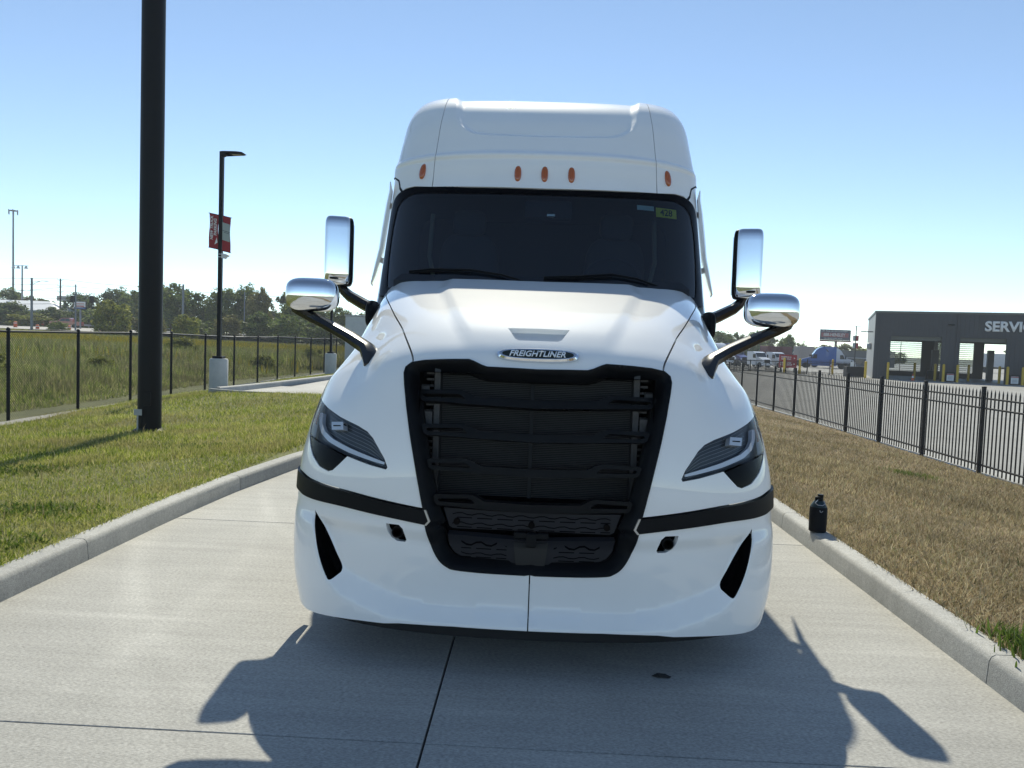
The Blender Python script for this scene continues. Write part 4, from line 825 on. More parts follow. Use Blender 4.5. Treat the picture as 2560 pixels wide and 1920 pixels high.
def banner(parent, x0, x1, z0, z1, name='banner', skew=0, yy=-.02, m='banner_red'):
    mb = MB(); n = 10; v = []; f = []
    for i in range(n + 1):
        for j in range(3):
            u = i / n; x = x0 + (x1 - x0) * j / 2; z = z1 + (z0 - z1) * u; v.append((x + .012 * math.sin(u * 7 + j) * (u * (1 - u)) * 3, yy + .02 * math.sin(u * 5 + j * 1.3), z + skew * (x - x0)))
    for i in range(n):
        for j in range(2): f.append((i * 3 + j, i * 3 + j + 1, i * 3 + 4 + j, i * 3 + 3 + j))
    b = len(v); v += [(p[0], p[1] + .006, p[2]) for p in v]; f += [tuple(q + b for q in reversed(p)) for p in f]
    bn = mb.add(v, f).build(name, m, parent, True, fix=False)
    for z in (z0, z1): MB().tube([(x0 - .02 if x0 < 0 else x0 - .05, yy, z + skew * 0), (x1 + .03, yy, z + skew * (x1 - x0))], .010, 6).build('banner_rod', 'pole_black', parent)
    return bn
b1 = banner(lp1, -.33, -.06, 4.22, 5.20, skew=-.22)
def flat(cx, cz, skew, yy=-.048): return lambda u, v, w: (cx + u, yy - w, cz + v + skew * u)
rot = lambda fn: (lambda x, y, w: fn(-y, x, w))
text_mesh('banner_lettering', 'NEW TRUCK', 'white_print', b1, .115, rot(flat(-.245, 4.78, -.22)), bold=.003, depth=.002); text_mesh('banner_lettering', 'PARKING', 'white_print', b1, .115, rot(flat(-.14, 4.80, -.22)), bold=.003, depth=.002)
MB().prism([(-.16, 4.30), (-.10, 4.50), (-.07, 4.36)], lambda u, v, w: (u, -.049 - w, v), 0, .002).build('arrow_mark', 'white_print', b1)
b2 = banner(lp1, .06, .29, 4.14, 5.14, skew=-.30)
MB().prism([(.065, 4.44), (.285, 4.375), (.285, 4.875), (.065, 4.94)], lambda u, v, w: (u, -.047 - w, v), 0, .002).build('banner_panel', 'banner_grey', b2)
MB().prism([(.07, 4.70), (.28, 4.64), (.28, 4.655), (.07, 4.715)], lambda u, v, w: (u, -.050 - w, v), 0, .002).build('banner_lines', 'dark_print', b2); MB().prism([(.11, 4.65), (.28, 4.60), (.28, 4.612), (.11, 4.662)], lambda u, v, w: (u, -.050 - w, v), 0, .002).build('banner_lines', 'dark_print', b2)
mb = MB(); mb.prism([(.05, 3.92), (.05, 4.06), (.20, 4.03), (.27, 4.00), (.19, 3.96), (.14, 3.90)], lambda u, v, w: (u, w, v), -.06, .06).build('camera_housing', 'camera_white', lp1)
for z in (3.95, 4.03): MB().box((0, 0, z), (.125, .125, .015)).build('camera_band', 'steel', lp1)
lp2 = light_pole((-9.76, 36.0, -.22), 'second black lamp post on a concrete pier, beyond the hood mirror arm', 5.9, 1.05, .27, 1.0)
lp3 = empty('fence_bollard', (-9.9, 46.5, -.2), label='short black post box beside the fence far behind the hood mirror arm', cat='post'); MB().box((0, 0, .35), (.4, .4, .8), bev=.03).build('box_body', 'pole_black', lp3); MB().tube([(0, 0, .7), (0, 0, 2.4)], .03, 8).build('post_shaft', 'pole_black', lp3)
ub = empty('equipment_cabinet', (-10.45, 45, -.25), label='tall pale grey equipment cabinet behind the left hood mirror arm', cat='cabinet'); mat('cabinet_grey', (.50, .51, .52), .5, noise=.05)
MB().box((0, 0, 1.55), (1.5, 1.4, 3.1), bev=.03).build('cabinet_body', 'cabinet_grey', ub); MB().box((0, 0, 3.13), (1.6, 1.5, .06), bev=.02).build('cabinet_roof', 'cabinet_grey', ub); MB().box((-.02, -.712, 1.5), (.62, .02, 2.5), bev=.008).build('cabinet_door', 'cabinet_grey', ub)
# water jug on the right kerb
mat('jug_blue', (.005, .007, .010), .6, spec=.15); mat('jug_shoulder', (.012, .032, .042), .4, spec=.3)
jug = empty('water_jug', (2.372, 6.40, .152), R(20), label='dark teal insulated water jug with wire handle standing on the right kerb', cat='jug')
n12 = 24
MB().lathe([(.058, 0), (.063, .006), (.064, .10), (.063, .178), (.060, .184)], n=n12).build('jug_sleeve', 'jug_blue', jug, True)
MB().lathe([(.058, .182), (.057, .190), (.046, .208), (.036, .222), (.033, .228)], n=n12).build('jug_shoulder', 'jug_shoulder', jug, True)
MB().lathe([(.030, .226), (.030, .246), (.028, .252)], n=20).build('jug_neck', 'black_plastic', jug, True); MB().lathe([(.021, .25), (.022, .268), (.020, .273), (.004, .274)], (.018, .006, 0), 16).build('jug_cap', 'black_plastic', jug, True); MB().lathe([(.018, .248), (.018, .258), (.004, .262)], (-.016, -.004, 0), 16).build('spout_lid', 'black_plastic', jug, True)
MB().tube([(-.026, -.020, .238), (-.058, -.030, .218), (-.050, -.052, .206), (-.020, -.064, .204), (.010, -.056, .212), (.022, -.030, .232)], .0028, 8).build('wire_handle', 'steel', jug, True)
MB().tube([(-.036, -.058, .168), (-.034, -.062, .156), (-.026, -.064, .153), (-.014, -.066, .164)], .0022, 6).build('wire_hook', 'steel', jug, True)
jug.scale = (1.1, 1.1, 1.12)
# fallen leaf on the drive
MB().prism([(0, 0), (.03, .022), (.07, .026), (.10, .01), (.085, -.012), (.04, -.02)], lambda u, v, w: (.62 + u, 3.74 + v, w + .002 + .006 * math.sin(u * 40)), 0, .003).build('leaf', 'rubber', None)
tag(bpy.data.objects['leaf'], 'single dark leaf lying on the concrete in the truck shadow', 'leaf')
# green weeds at the kerb and in the verge
for (x, y, r_, n_) in ((2.62, 4.05, .10, 260), (2.55, 3.9, .07, 140), (6.3, 13.0, .22, 260), (6.0, 8.0, .12, 120), (4.2, 6.2, .09, 90)):
    P = np.array([x, y]) + rng.normal(0, r_, (n_, 2)); o = blades('weed_tuft', P, h_right, lambda n: rng.uniform(.05, .12, n), lambda n: rng.uniform(.008, .016, n), 'green_tuft', .9)
    tag(o, {260: 'green weed tuft low in the dry grass'}.get(0, 'small green weed tuft in the dry grass, %s' % ('at the kerb edge nearest the viewer' if y == 4.05 else 'just beyond the kerb corner weed' if y == 3.9 else 'far up towards the picket fence' if y == 13.0 else 'halfway to the picket fence' if y == 8.0 else 'near the water jug')), 'weed', 'weeds in the dry grass', kind='stuff')

# ================================================================ BACKGROUND
foliage('leaf_dark', [(.05, .075, .022), (.085, .125, .034), (.125, .175, .045), (.19, .23, .06)], .40); foliage('leaf_mid', [(.07, .10, .026), (.115, .165, .038), (.17, .225, .052), (.25, .29, .075)], .42)
foliage('leaf_light', [(.10, .13, .02), (.18, .21, .03), (.28, .29, .045), (.38, .35, .07)], .4); foliage('leaf_olive', [(.08, .085, .025), (.14, .14, .04), (.21, .20, .06), (.30, .27, .10)], .36)
mat('bark', (.05, .04, .032), .9, noise=.3)
def crown_mesh(seed, nclump, nleaf, leaf, shape):
    r = np.random.default_rng(seed); cc = []
    while len(cc) < nclump:
        p = r.uniform(-1, 1, 3); q = np.hypot(p[0], p[1])
        if shape == 'round': ok = q < (1 - max(0, p[2])**2)**.5 * (.82 + .18 * math.sin(5 * math.atan2(p[1], p[0]) + 3 * p[2])) and p[2] > -.98
        elif shape == 'cone': ok = q < (1 - p[2]) / 2 * .95
        else: ok = q < .95 and p[2] < .55 + .45 * math.cos(2.2 * q) and p[2] > -.97
        if ok: cc.append(p)
    cc = np.array(cc); k = r.integers(0, nclump, nleaf); cr = r.uniform(.10, .26, nclump)
    d = r.normal(size=(nleaf, 3)); d /= np.linalg.norm(d, axis=1)[:, None]; c = cc[k] * .86 + d * (cr[k] * r.random(nleaf)**.45)[:, None]; c[:, 2] = np.maximum(c[:, 2], -1)
    a = r.normal(size=(nleaf, 3)); a /= np.linalg.norm(a, axis=1)[:, None]; b = np.cross(a, r.normal(size=(nleaf, 3))); b /= np.linalg.norm(b, axis=1)[:, None]
    s = leaf * r.uniform(.6, 1.4, nleaf)[:, None]; V = np.stack([c - a * s, c - b * s * .55, c + a * s, c + b * s * .55], 1).reshape(-1, 3); F = np.arange(nleaf * 4).reshape(-1, 4); return V, F
CR = {}
for nm, (seed, ncl, nl, lf, sh) in {'round1': (1, 130, 8500, .050, 'round'), 'round2': (2, 110, 8000, .052, 'round'), 'round3': (3, 150, 9000, .046, 'round'), 'bush1': (4, 120, 6500, .058, 'bush'), 'bush2': (5, 100, 6500, .060, 'bush'), 'cone': (6, 90, 5000, .05, 'cone')}.items():
    CR[nm] = crown_mesh(seed, ncl, nl, lf, sh)
CM = {}
def tree(x, y, z, h, w, kind, m, label, trunk=.25, group=None, name='tree', cat='tree'):
    t = empty(name, (x, y, z), random.uniform(0, 6.28), label, cat, group); key = (kind, m)
    if key not in CM:
        o = fast_mesh('crown', *CR[kind], m); CM[key] = o.data
    else: o = bpy.data.objects.new('crown', CM[key]); link(o)
    o.parent = t; ch = h * (1 - trunk) / 2; o.location = (0, 0, h * trunk + ch); o.scale = (w / 2, w / 2 * random.uniform(.85, 1.1), ch)
    mb = MB(); top = h * (.35 + trunk * .5); mb.tube([(0, 0, -.2), (.05 * w * .1, 0, top * .5), (0, .03 * w, top)], [h * .022, h * .016, h * .008], 7)
    for k in range(4):
        a = k * 1.6 + x; mb.tube([(0, 0, top * (.55 + .1 * k)), (math.cos(a) * w * .2, math.sin(a) * w * .2, top * (.85 + .12 * k))], [h * .009, h * .004], 5)
    mb.build('trunk', 'bark', t, True); return t
def hf1(x, y): return float(h_field(np.array([x]), np.array([y]))[0])
TL = [(-125, 178, 10.2, 9, 'round1', 'leaf_dark', 'dark tree at the far left edge behind the white roofed building'), (-118, 176, 8.4, 7, 'round2', 'leaf_olive', 'low olive tree at the foot of the tall mast'), (-112, 172, 7.6, 6, 'bush1', 'leaf_dark', 'dark tree rising behind the white roof'),
 (-101.5, 168, 9.6, 9, 'round3', 'leaf_dark', 'broad dark tree, leftmost of the big clump left of the thick pole'), (-95, 172, 10.8, 10, 'round1', 'leaf_dark', 'tallest dark tree of the clump just left of the thick pole'), (-89.5, 168, 9.8, 8, 'round2', 'leaf_mid', 'rounded green tree half hidden by the thick pole'),
 (-82, 160, 12.0, 9, 'round1', 'leaf_mid', 'tall tree just right of the thick pole'), (-67.8, 140, 10.3, 8.5, 'round2', 'leaf_mid', 'bushy green tree between the two utility poles and the lamp post'), (-63, 139, 8.8, 7, 'bush1', 'leaf_dark', 'dark shrubby tree left of the bannered lamp post'),
 (-57, 138, 10.2, 6.5, 'round3', 'leaf_mid', 'feathery tree right behind the bannered lamp post'), (-53.6, 141, 10.6, 6.5, 'round1', 'leaf_mid', 'tall light tree just right of the bannered lamp post'), (-50.4, 138, 9.9, 6, 'round2', 'leaf_olive', 'olive tree left of the round hood mirror'),
 (-47.2, 146, 10.6, 6.5, 'round3', 'leaf_dark', 'dark tree touching the round hood mirror'), (-43.5, 136, 8.0, 6, 'bush2', 'leaf_mid', 'green tree under the left hood mirror'), (-39.5, 138, 7.2, 6, 'round1', 'leaf_mid', 'tree seen between hood mirror and its arm'), (-35.5, 137, 6.7, 5.5, 'round2', 'leaf_mid', 'tree left of the pale cabinet'), (-31.5, 138, 6.4, 5.5, 'round3', 'leaf_dark', 'tree above the pale cabinet'), (-27, 140, 6.2, 6, 'round1', 'leaf_dark', 'tree hidden behind the truck fender'), (-75, 152, 7.0, 6, 'bush1', 'leaf_dark', 'dark tree behind the utility pole right of the thick pole')]
for i in range(13):
    x = -124 + i * 8.1; TL.append((x, 182 + (i * 37 % 11), 6.2 + (i * 53 % 17) / 8., 11.5, ['bush1', 'round2', 'bush2'][i % 3], ['leaf_mid', 'leaf_dark', 'leaf_olive'][i % 3], 'green tree in the dense row farthest back beyond the left field'))
for x, y, h, w, k, m, lb in TL: tree(x, y, hf1(x, y), h - hf1(x, y) + .4, w * 1.22, k, m, lb, .08, 'trees beyond the field')
BL = [(-112, 157, 4.9, 8, 'bush1', 'leaf_dark', 'dark bush before the white roofed building'), (-106, 152, 5.4, 7, 'bush2', 'leaf_dark', 'tall dark bush left of the sign board'), (-99, 155, 4.6, 8, 'bush1', 'leaf_dark', 'dark bush under the low end of the white roof'), (-93, 158, 4.6, 8, 'bush2', 'leaf_mid', 'bush behind the red pickup'), (-101, 150, 3.0, 9, 'bush1', 'leaf_light', 'bright low bush behind the guard rail'), (-111, 149, 2.9, 7, 'bush2', 'leaf_light', 'bright low bush at the far end of the guard rail'), (-85, 112, 3.9, 6, 'bush2', 'leaf_mid', 'leafy bush at the left edge by the road'),
 (-77, 121, 1.9, 3.2, 'bush1', 'leaf_mid', 'small bush at the foot of the street lamp pole'), (-63.5, 113, 5.6, 5.5, 'bush1', 'leaf_light', 'yellow green shrub right of the red pickup'), (-58.5, 114, 4.6, 4.6, 'bush2', 'leaf_olive', 'olive shrub left of the thick pole'), (-51, 110, 4.0, 3.8, 'bush1', 'leaf_light', 'yellow green shrub just right of the thick pole'), (-85, 155, 4.0, 7, 'bush2', 'leaf_dark', 'dark hedge bush right of the pickup'), (-78, 150, 3.4, 7, 'bush1', 'leaf_dark', 'dark hedge bush near the thick pole'),
 (-56, 124, 3.4, 6, 'bush2', 'leaf_mid', 'low bush left of the bannered lamp post'), (-50.5, 124, 4.4, 4.5, 'bush1', 'leaf_olive', 'reddish olive bush right of the bannered lamp post'), (-44.5, 122, 5.2, 6, 'bush2', 'leaf_dark', 'dark bush over the fence between lamp post and mirror'), (-39, 120, 4.8, 6, 'bush1', 'leaf_mid', 'green bush below the left hood mirror'), (-34, 122, 4.4, 6, 'bush2', 'leaf_dark', 'dark bush behind the mirror arm'), (-28.5, 121, 4.0, 6, 'bush1', 'leaf_mid', 'bush left of the cabinet foot'), (-23, 121, 4.0, 6, 'bush2', 'leaf_dark', 'bush right of the cabinet')]
for x, y, h, w, k, m, lb in BL: tree(x, y, hf1(x, y) - .2, h * 1.05, w * 1.15, k, m, lb, .02, 'shrubs beyond the field', 'shrub', 'shrub')
TR = [(33, 188, 6.6, 7, 'round1', 'leaf_dark', 'dark tree above the white parked trucks'), (44.5, 190, 7.2, 7.5, 'round3', 'leaf_dark', 'round tree right of the truck door'), (49.2, 192, 6.7, 6, 'round2', 'leaf_dark', 'dark tree second right of the truck door'), (53, 190, 7.0, 6.5, 'round1', 'leaf_mid', 'tree over the long hood mirror arm'), (57, 194, 6.6, 6, 'round3', 'leaf_olive', 'olive tree right of the mirror arm middle'), (61, 190, 6.6, 6.5, 'round2', 'leaf_mid', 'tree under the round right mirror'), (66, 205, 5.4, 6, 'round1', 'leaf_mid', 'low tree left of the pointed conifer'), (70.3, 208, 7.1, 4, 'cone', 'leaf_dark', 'pointed conifer left of the billboard'), (75.5, 206, 4.9, 7, 'bush1', 'leaf_olive', 'olive tree left of the billboard post'), (80.5, 205, 5.4, 7, 'bush2', 'leaf_olive', 'olive tree around the billboard post'), (86, 208, 4.9, 7, 'bush1', 'leaf_light', 'pale tree right of the billboard post'), (92, 210, 4.0, 7, 'bush2', 'leaf_olive', 'low tree beside the yard lamp post'), (103, 200, 7.2, 8, 'round1', 'leaf_mid', 'round tree seen through the open service bay'), (97, 215, 3.9, 9, 'bush1', 'leaf_dark', 'low tree far behind the service building'), (26, 190, 6.2, 7, 'round2', 'leaf_dark', 'dark tree behind the truck cab on the right'), (126, 205, 6.0, 9, 'round3', 'leaf_dark', 'tree behind the right part of the service building')]
for x, y, h, w, k, m, lb in TR: tree(x, y, -1.0, h * 1.12, w * 1.1, k, m, lb, .10, 'trees beyond the yard')
# field vegetation
FV = [(-11.7, 13), (-12.0, 37), (-12.9, 62), (-22, 112), (-80, 116), (-79, 108), (-13, 13)]
P = scatter(FV, 150000, lambda P: near(P, s=22.)); dd = np.hypot(P[:, 0], P[:, 1])
edge = np.clip((-P[:, 0] - 11.6) / 3.5, .25, 1)
nr = dd < 45
_e = edge[nr]; tag(blades('field_weeds', P[nr], h_field, lambda n: rng.uniform(.18, .72, n) * _e, lambda n: rng.uniform(.014, .034, n), 'field_grass', .7), 'tall weeds and grass in the field behind the chain link fence', 'weeds', kind='stuff')
_e2 = edge[~nr]; tag(blades('field_weeds', P[~nr], h_field, lambda n: rng.uniform(.3, 1.0, n) * np.clip((95 - dd[~nr]) / 40, .25, 1), lambda n: rng.uniform(.05, .12, n), 'field_grass', .6, 1), 'far part of the overgrown field', 'weeds', kind='stuff')
P = scatter(FV, 26000, lambda P: np.clip((np.hypot(P[:, 0], P[:, 1]) - 38) / 40, 0, 1) * (np.hypot(P[:, 0], P[:, 1]) < 92)); tag(blades('goldenrod', P, h_field, lambda n: rng.uniform(.4, .85, n), lambda n: rng.uniform(.08, .16, n), 'weed_flower', .3, 1), 'yellow flowering weeds at the back of the field', 'weeds', kind='stuff')
for x, y, h, w, lb in ((-17.5, 24, 1.1, 1.3, 'leafy weed clump behind the left end of the fence'), (-16.5, 28.5, .9, 1.2, 'leafy weed clump left of the thick pole'), (-14.5, 40, 1.0, 1.8, 'weed clump right of the lamp pier'), (-22, 47, 1.6, 2.2, 'weed bush in the middle of the field'), (-14, 47, 1.3, 2, 'weed clump left of the second pier')):
    tree(x, y, hf1(x, y) - .05, h, w, 'bush2', 'leaf_light', lb, .02, 'weed clumps in the field', 'weed_clump', 'weeds')
# ---- road with traffic on the left
rd = mesh('road', [(-135, 121, 1.16), (-40, 116, 1.05), (-40, 150, 1.5), (-140, 153, 1.62)], [(0, 1, 2, 3)], 'road_concrete'); tag(rd, kind='structure')
mat('pickup_red', (.26, .018, .022), .3, coat=.8); mat('auto_glass', (.02, .025, .03), .06, coat=.6); mat('tyre', (.018, .018, .018), .8); mat('hub', (.35, .36, .38), .35, metal=.8); mat('orange', (.60, .10, .02), .55); mat('reflect_white', (.75, .75, .75), .4)
def car_wheel(par, x, y, r=.39, w=.26):
    o = MB().lathe([(r * .6, -w / 2), (r * .93, -w / 2), (r, -w / 2 + .04), (r, w / 2 - .04), (r * .93, w / 2), (r * .6, w / 2)], (x, y, r), 20, 'y').build('wheel', 'tyre', par, True)
    MB().lathe([(.02, -w / 2 + .01), (r * .6, -w / 2 + .02), (r * .6, w / 2 - .02), (.02, w / 2 - .01)], (x, y, r), 16, 'y').build('rim', 'hub', o, True)
pu_ = empty('pickup_truck', (-91.2, 146, 1.50), R(180 + 9), 'red pickup truck with grey hood driving on the far road', 'pickup')
def prof(par, name, poly, hw, m, taper=0):
    mb = MB(); n = len(poly); v = [(a, -hw + (taper if b > 1.15 else 0), b) for a, b in poly] + [(a, hw - (taper if b > 1.15 else 0), b) for a, b in poly]
    return mb.add(v, [tuple(range(n)), tuple(range(n, 2 * n))[::-1]] + [(i, (i + 1) % n, n + (i + 1) % n, n + i) for i in range(n)]).build(name, m, par)
prof(pu_, 'body', [(-2.75, .45), (2.6, .42), (2.75, .6), (2.75, 1.0), (2.62, 1.12), (1.35, 1.2), (-2.75, 1.2), (-2.8, .9)], .98, 'pickup_red')
cb = prof(pu_, 'cab', [(1.30, 1.2), (.55, 1.82), (.3, 1.88), (-.85, 1.88), (-1.05, 1.8), (-1.2, 1.2)], .94, 'pickup_red', .10)
for s in (-1, 1):
    MB().add([(.95, s * .93, 1.24), (.45, s * .855, 1.76), (-.1, s * .855, 1.78), (-.1, s * .93, 1.24)], [(0, 1, 2, 3)]).build('side_window', 'auto_glass', cb, fix=False); MB().add([(-.18, s * .93, 1.24), (-.18, s * .855, 1.78), (-.82, s * .855, 1.76), (-1.0, s * .93, 1.24)], [(0, 1, 2, 3)]).build('side_window', 'auto_glass', cb, fix=False)
    MB().box((2.70, s * .72, .92), (.14, .38, .18), bev=.03).build('headlight', 'reflect_white', pu_)
    for wx in (1.8, -1.75): car_wheel(pu_, wx, s * .86)
MB().add([(1.27, -.80, 1.235), (1.27, .80, 1.235), (.60, .74, 1.80), (.60, -.74, 1.80)], [(0, 1, 2, 3)]).build('windshield', 'auto_glass', cb, fix=False); MB().box((2.74, 0, .80), (.06, 1.2, .36), bev=.02).build('grille', 'black_plastic', pu_); MB().box((2.78, 0, .50), (.12, 1.9, .2), bev=.03).build('bumper', 'hub', pu_)
prof(pu_, 'hood', [(2.60, 1.13), (1.32, 1.215), (1.32, 1.24), (2.5, 1.16)], .86, 'hub')
def barrel(x, y, z, lb):
    t = empty('traffic_barrel', (x, y, z), 0, lb, 'traffic barrel', 'orange barrels along the road')
    MB().lathe([(.36, -.02), (.36, .08), (.30, .09)], n=16).build('rubber_base', 'tyre', t, True)
    o = MB().lathe([(.29, .08), (.28, .5), (.24, 1.0), (.15, 1.05), (.05, 1.06)], n=16).build('drum', 'orange', t, True)
    for z0 in (.34, .68): MB().lathe([(.291 - .04 * z0, z0), (.285 - .04 * z0, z0 + .16)], n=16).build('reflective_band', 'reflect_white', o, True)
for x, y, z, lb in ((-90.2, 130, 1.22, 'orange traffic barrel, leftmost on the near road edge'), (-103, 149.5, 1.5, 'orange traffic barrel before the far left guard rail'), (-98, 149.2, 1.5, 'orange traffic barrel just left of the pickup by the guard rail'), (-81, 122, .78, 'orange barrel top by the street lamp pole foot'), (-77, 124, .82, 'orange barrel top below the red pickup'), (-71.5, 124, .80, 'orange barrel top below the yellow green shrub')): barrel(x, y, z, lb)
gr_ = empty('guard_rail', (-108, 151, 1.5), 0, 'long grey steel guard rail along the far side of the road', 'guard rail'); MB().box((7, 0, .62), (30, .06, .32), bev=.02).build('rail', 'galvanised', gr_)
for k in range(9): MB().box((-7 + k * 3.6, .08, .25), (.12, .12, .9)).build('post', 'galvanised', gr_)
mat('grey_pole', (.20, .22, .25), .6, metal=.3); mat('wood_pole', (.12, .10, .085), .9); mat('insulator', (.25, .26, .28), .4)
cell = empty('cell_tower', (-181.2, 260, -.5), 0, 'very tall slim grey mast with antenna platform at far left', 'tower'); MB().tube([(0, 0, 0), (0, 0, 41.5)], [.42, .24], 14).build('mast', 'grey_pole', cell, True); MB().lathe([(.3, 41.0), (1.5, 41.1), (1.5, 41.3), (.3, 41.5)], n=14).build('antenna_platform', 'grey_pole', cell)
for k in range(6):
    a = k * 1.047; MB().box((1.45 * math.cos(a), 1.45 * math.sin(a), 40.7), (.2, .2, 1.6)).build('antenna', 'grey_pole', cell)
fm = empty('flood_mast', (-116.4, 170, .5), 0, 'thin grey mast with a cluster of floodlights on top', 'light mast'); MB().tube([(0, 0, 0), (0, 0, 14.6)], [.26, .15], 10).build('mast', 'grey_pole', fm, True); MB().box((-.4, 0, 14.5), (3.6, .12, .12)).build('crossbar', 'grey_pole', fm)
for dx in (-2.0, -.9, .9): MB().lathe([(.12, .1), (.45, -.5), (.40, -.55), (.05, -.2)], (dx, 0, 14.4), 10).build('floodlight', 'camera_white', fm, True)
sl = empty('street_lamp', (-75.24, 112, .95), 0, 'grey street lamp pole with a long bent arm at the road', 'street lamp'); MB().tube([(0, 0, 0), (0, 0, 7.75)], [.19, .15], 12).build('pole', 'grey_pole', sl, True); MB().tube([(0, 0, 6.75), (.9, 0, 7.15), (1.5, 0, 7.35), (2.1, 0, 7.35)], .035, 6).build('arm', 'grey_pole', sl, True); MB().tube([(0, 0, 7.1), (1.2, 0, 7.3)], .03, 6).build('arm_stay', 'grey_pole', sl, True)
mb = MB(); superq(mb, (2.2, 0, 7.33), (.38, .12, .05), 2.5); mb.build('lamp_head', 'grey_pole', sl, True)
def upole(x, y, z, h, r, lb, ins=0, m='wood_pole'):
    t = empty('utility_pole', (x, y, z), 0, lb, 'utility pole', 'utility poles on the left'); MB().tube([(0, 0, 0), (0, 0, h)], [r, r * .72], 10).build('shaft', m, t, True)
    for k in range(ins):
        for s in (-1, 1): MB().tube([(s * .1, 0, h - .4 - k * 1.25), (s * .55, 0, h - .25 - k * 1.25), (s * .6, 0, h - .02 - k * 1.25)], .055, 6).build('insulator', 'insulator', t)
    return t
upole(-101.3, 160, 1.2, 10.6, .21, 'brown utility pole with three pairs of insulators', 3); sp = upole(-73.5, 120, .9, 7.5, .14, 'grey signal pole with two dark traffic signals', 0, 'grey_pole')
MB().tube([(-.4, 0, 5.9), (3.1, 0, 5.75)], .05, 6).build('span_arm', 'grey_pole', sp)
for dx in (-.42, 2.65):
    o = MB().box((dx, -.1, 5.2), (.55, .3, 1.05), bev=.04).build('traffic_signal', 'black_matte', sp)
    for k in range(3): MB().lathe([(.10, 0), (.10, -.12), (.085, -.12), (.085, 0)], (dx, -.25, 5.52 - k * .32), 10, 'y').build('signal_visor', 'black_plastic', o)
upole(-60.9, 130, .7, 8.9, .22, 'tall grey utility pole left of the bannered lamp post', 0, 'grey_pole'); upole(-74.0, 150, 1.0, 8.0, .18, 'grey utility pole just right of the thick pole', 0, 'grey_pole'); upole(-49.5, 128, .7, 7.9, .10, 'thin pole behind the bannered lamp post', 0, 'grey_pole'); upole(-53.5, 146, 1, 5.0, .12, 'short thin pole left of the lamp post', 0, 'grey_pole')
def wire(a, b, sag, lb):
    pts = [Vector(a).lerp(Vector(b), k / 12) - Vector((0, 0, sag * 4 * (k / 12) * (1 - k / 12))) for k in range(13)]; o = MB().tube(pts, .028, 4, cap=False).build('power_line', 'black_matte', None); tag(o, lb, 'power line', 'overhead power lines')
for k in range(3):
    wire((-150, 165, 11.9 - k * 1.25), (-101.9, 160, 11.7 - k * 1.25), .25, ['top', 'middle', 'lowest'][k] + ' wire left of the brown pole'); wire((-100.7, 160, 11.7 - k * 1.25), (-61, 130, 9.2 - k * .55), .5, ['top', 'middle', 'lowest'][k] + ' wire right of the brown pole')
wire((-130, 150, 8.2), (-73.5, 120, 8.2), 1.0, 'sagging wire running to the signal pole top'); wire((-130, 140, 6.0), (-73.5, 120, 6.3), .5, 'low wire passing before the white roof'); wire((-130, 138, 4.6), (-73.5, 120, 5.4), .2, 'lowest wire crossing the white roofed building'); wire((-73.5, 120, 5.0), (-52, 125, 2.9), .1, 'thick wire right of the signal pole'); wire((-61, 130, 8.6), (-30, 128, 8.4), .5, 'upper wire right of the tall grey pole'); wire((-61, 130, 7.8), (-30, 128, 7.6), .5, 'lower wire right of the tall grey pole')
mat('roof_white', (.78, .78, .77), .45); mat('wall_pale', (.42, .43, .46), .7); mat('sign_beige', (.42, .41, .38), .7); mat('sign_white', (.66, .66, .66), .6); mat('sign_red', (.42, .06, .07), .6); mat('sign_blue', (.06, .12, .30), .6)
wb = empty('white_roofed_building', (-116, 160, 1.0), 0, 'low building with a long white sloping roof at the far left', 'building')
MB().box((-8, 6, 1.6), (34, 12, 4.6)).build('wall', 'wall_pale', wb)
mb = MB(); mb.add([(-26, -.8, 4.0), (14.6, -.8, 3.95), (8.5, 6, 6.1), (-26, 6, 6.2), (-26, 13, 4.0), (14.6, 13, 3.95), (-26, -.8, 3.8), (14.6, -.8, 3.75), (14.6, 13, 3.75), (-26, 13, 3.8)], [(0, 1, 2, 3), (3, 2, 5, 4), (1, 5, 2), (0, 6, 7, 1), (1, 7, 8, 5), (6, 9, 8, 7), (4, 9, 6, 0, 3), (5, 8, 9, 4)]); mb.build('roof', 'roof_white', wb)
for k in range(3): MB().box((-6 + k * 5, -.02, 2.6), (2.2, .06, 1.2)).build('window', 'auto_glass', wb)
bb_ = empty('beige_sign_board', (-104.3, 166, 1.0), 0, 'plain beige sign board on a post among the trees at left', 'sign'); MB().box((0, 0, 6.85), (3.1, .3, 1.1), bev=.04).build('board', 'sign_beige', bb_); MB().box((.1, .25, 3.2), (.5, .3, 6.4)).build('post', 'wood_pole', bb_)
wsn = empty('white_notice_sign', (-85.5, 141, 1.1), 0, 'white sign with red lines behind the signal pole', 'sign'); MB().box((0, 0, 4.65), (2.35, .25, 1.5), bev=.03).build('board', 'black_plastic', wsn)
for z, h, m in ((5.05, .55, 'sign_white'), (4.5, .45, 'sign_white'), (4.12, .2, 'sign_blue')): MB().box((0, -.14, z), (2.2, .02, h)).build('sign_panel', m, wsn)
for z in (4.95, 4.55, 4.42): MB().box((.0, -.155, z), (1.7, .01, .10)).build('sign_line', 'sign_red', wsn)
MB().box((0, .1, 2.0), (.25, .2, 4.2)).build('post', 'grey_pole', wsn)
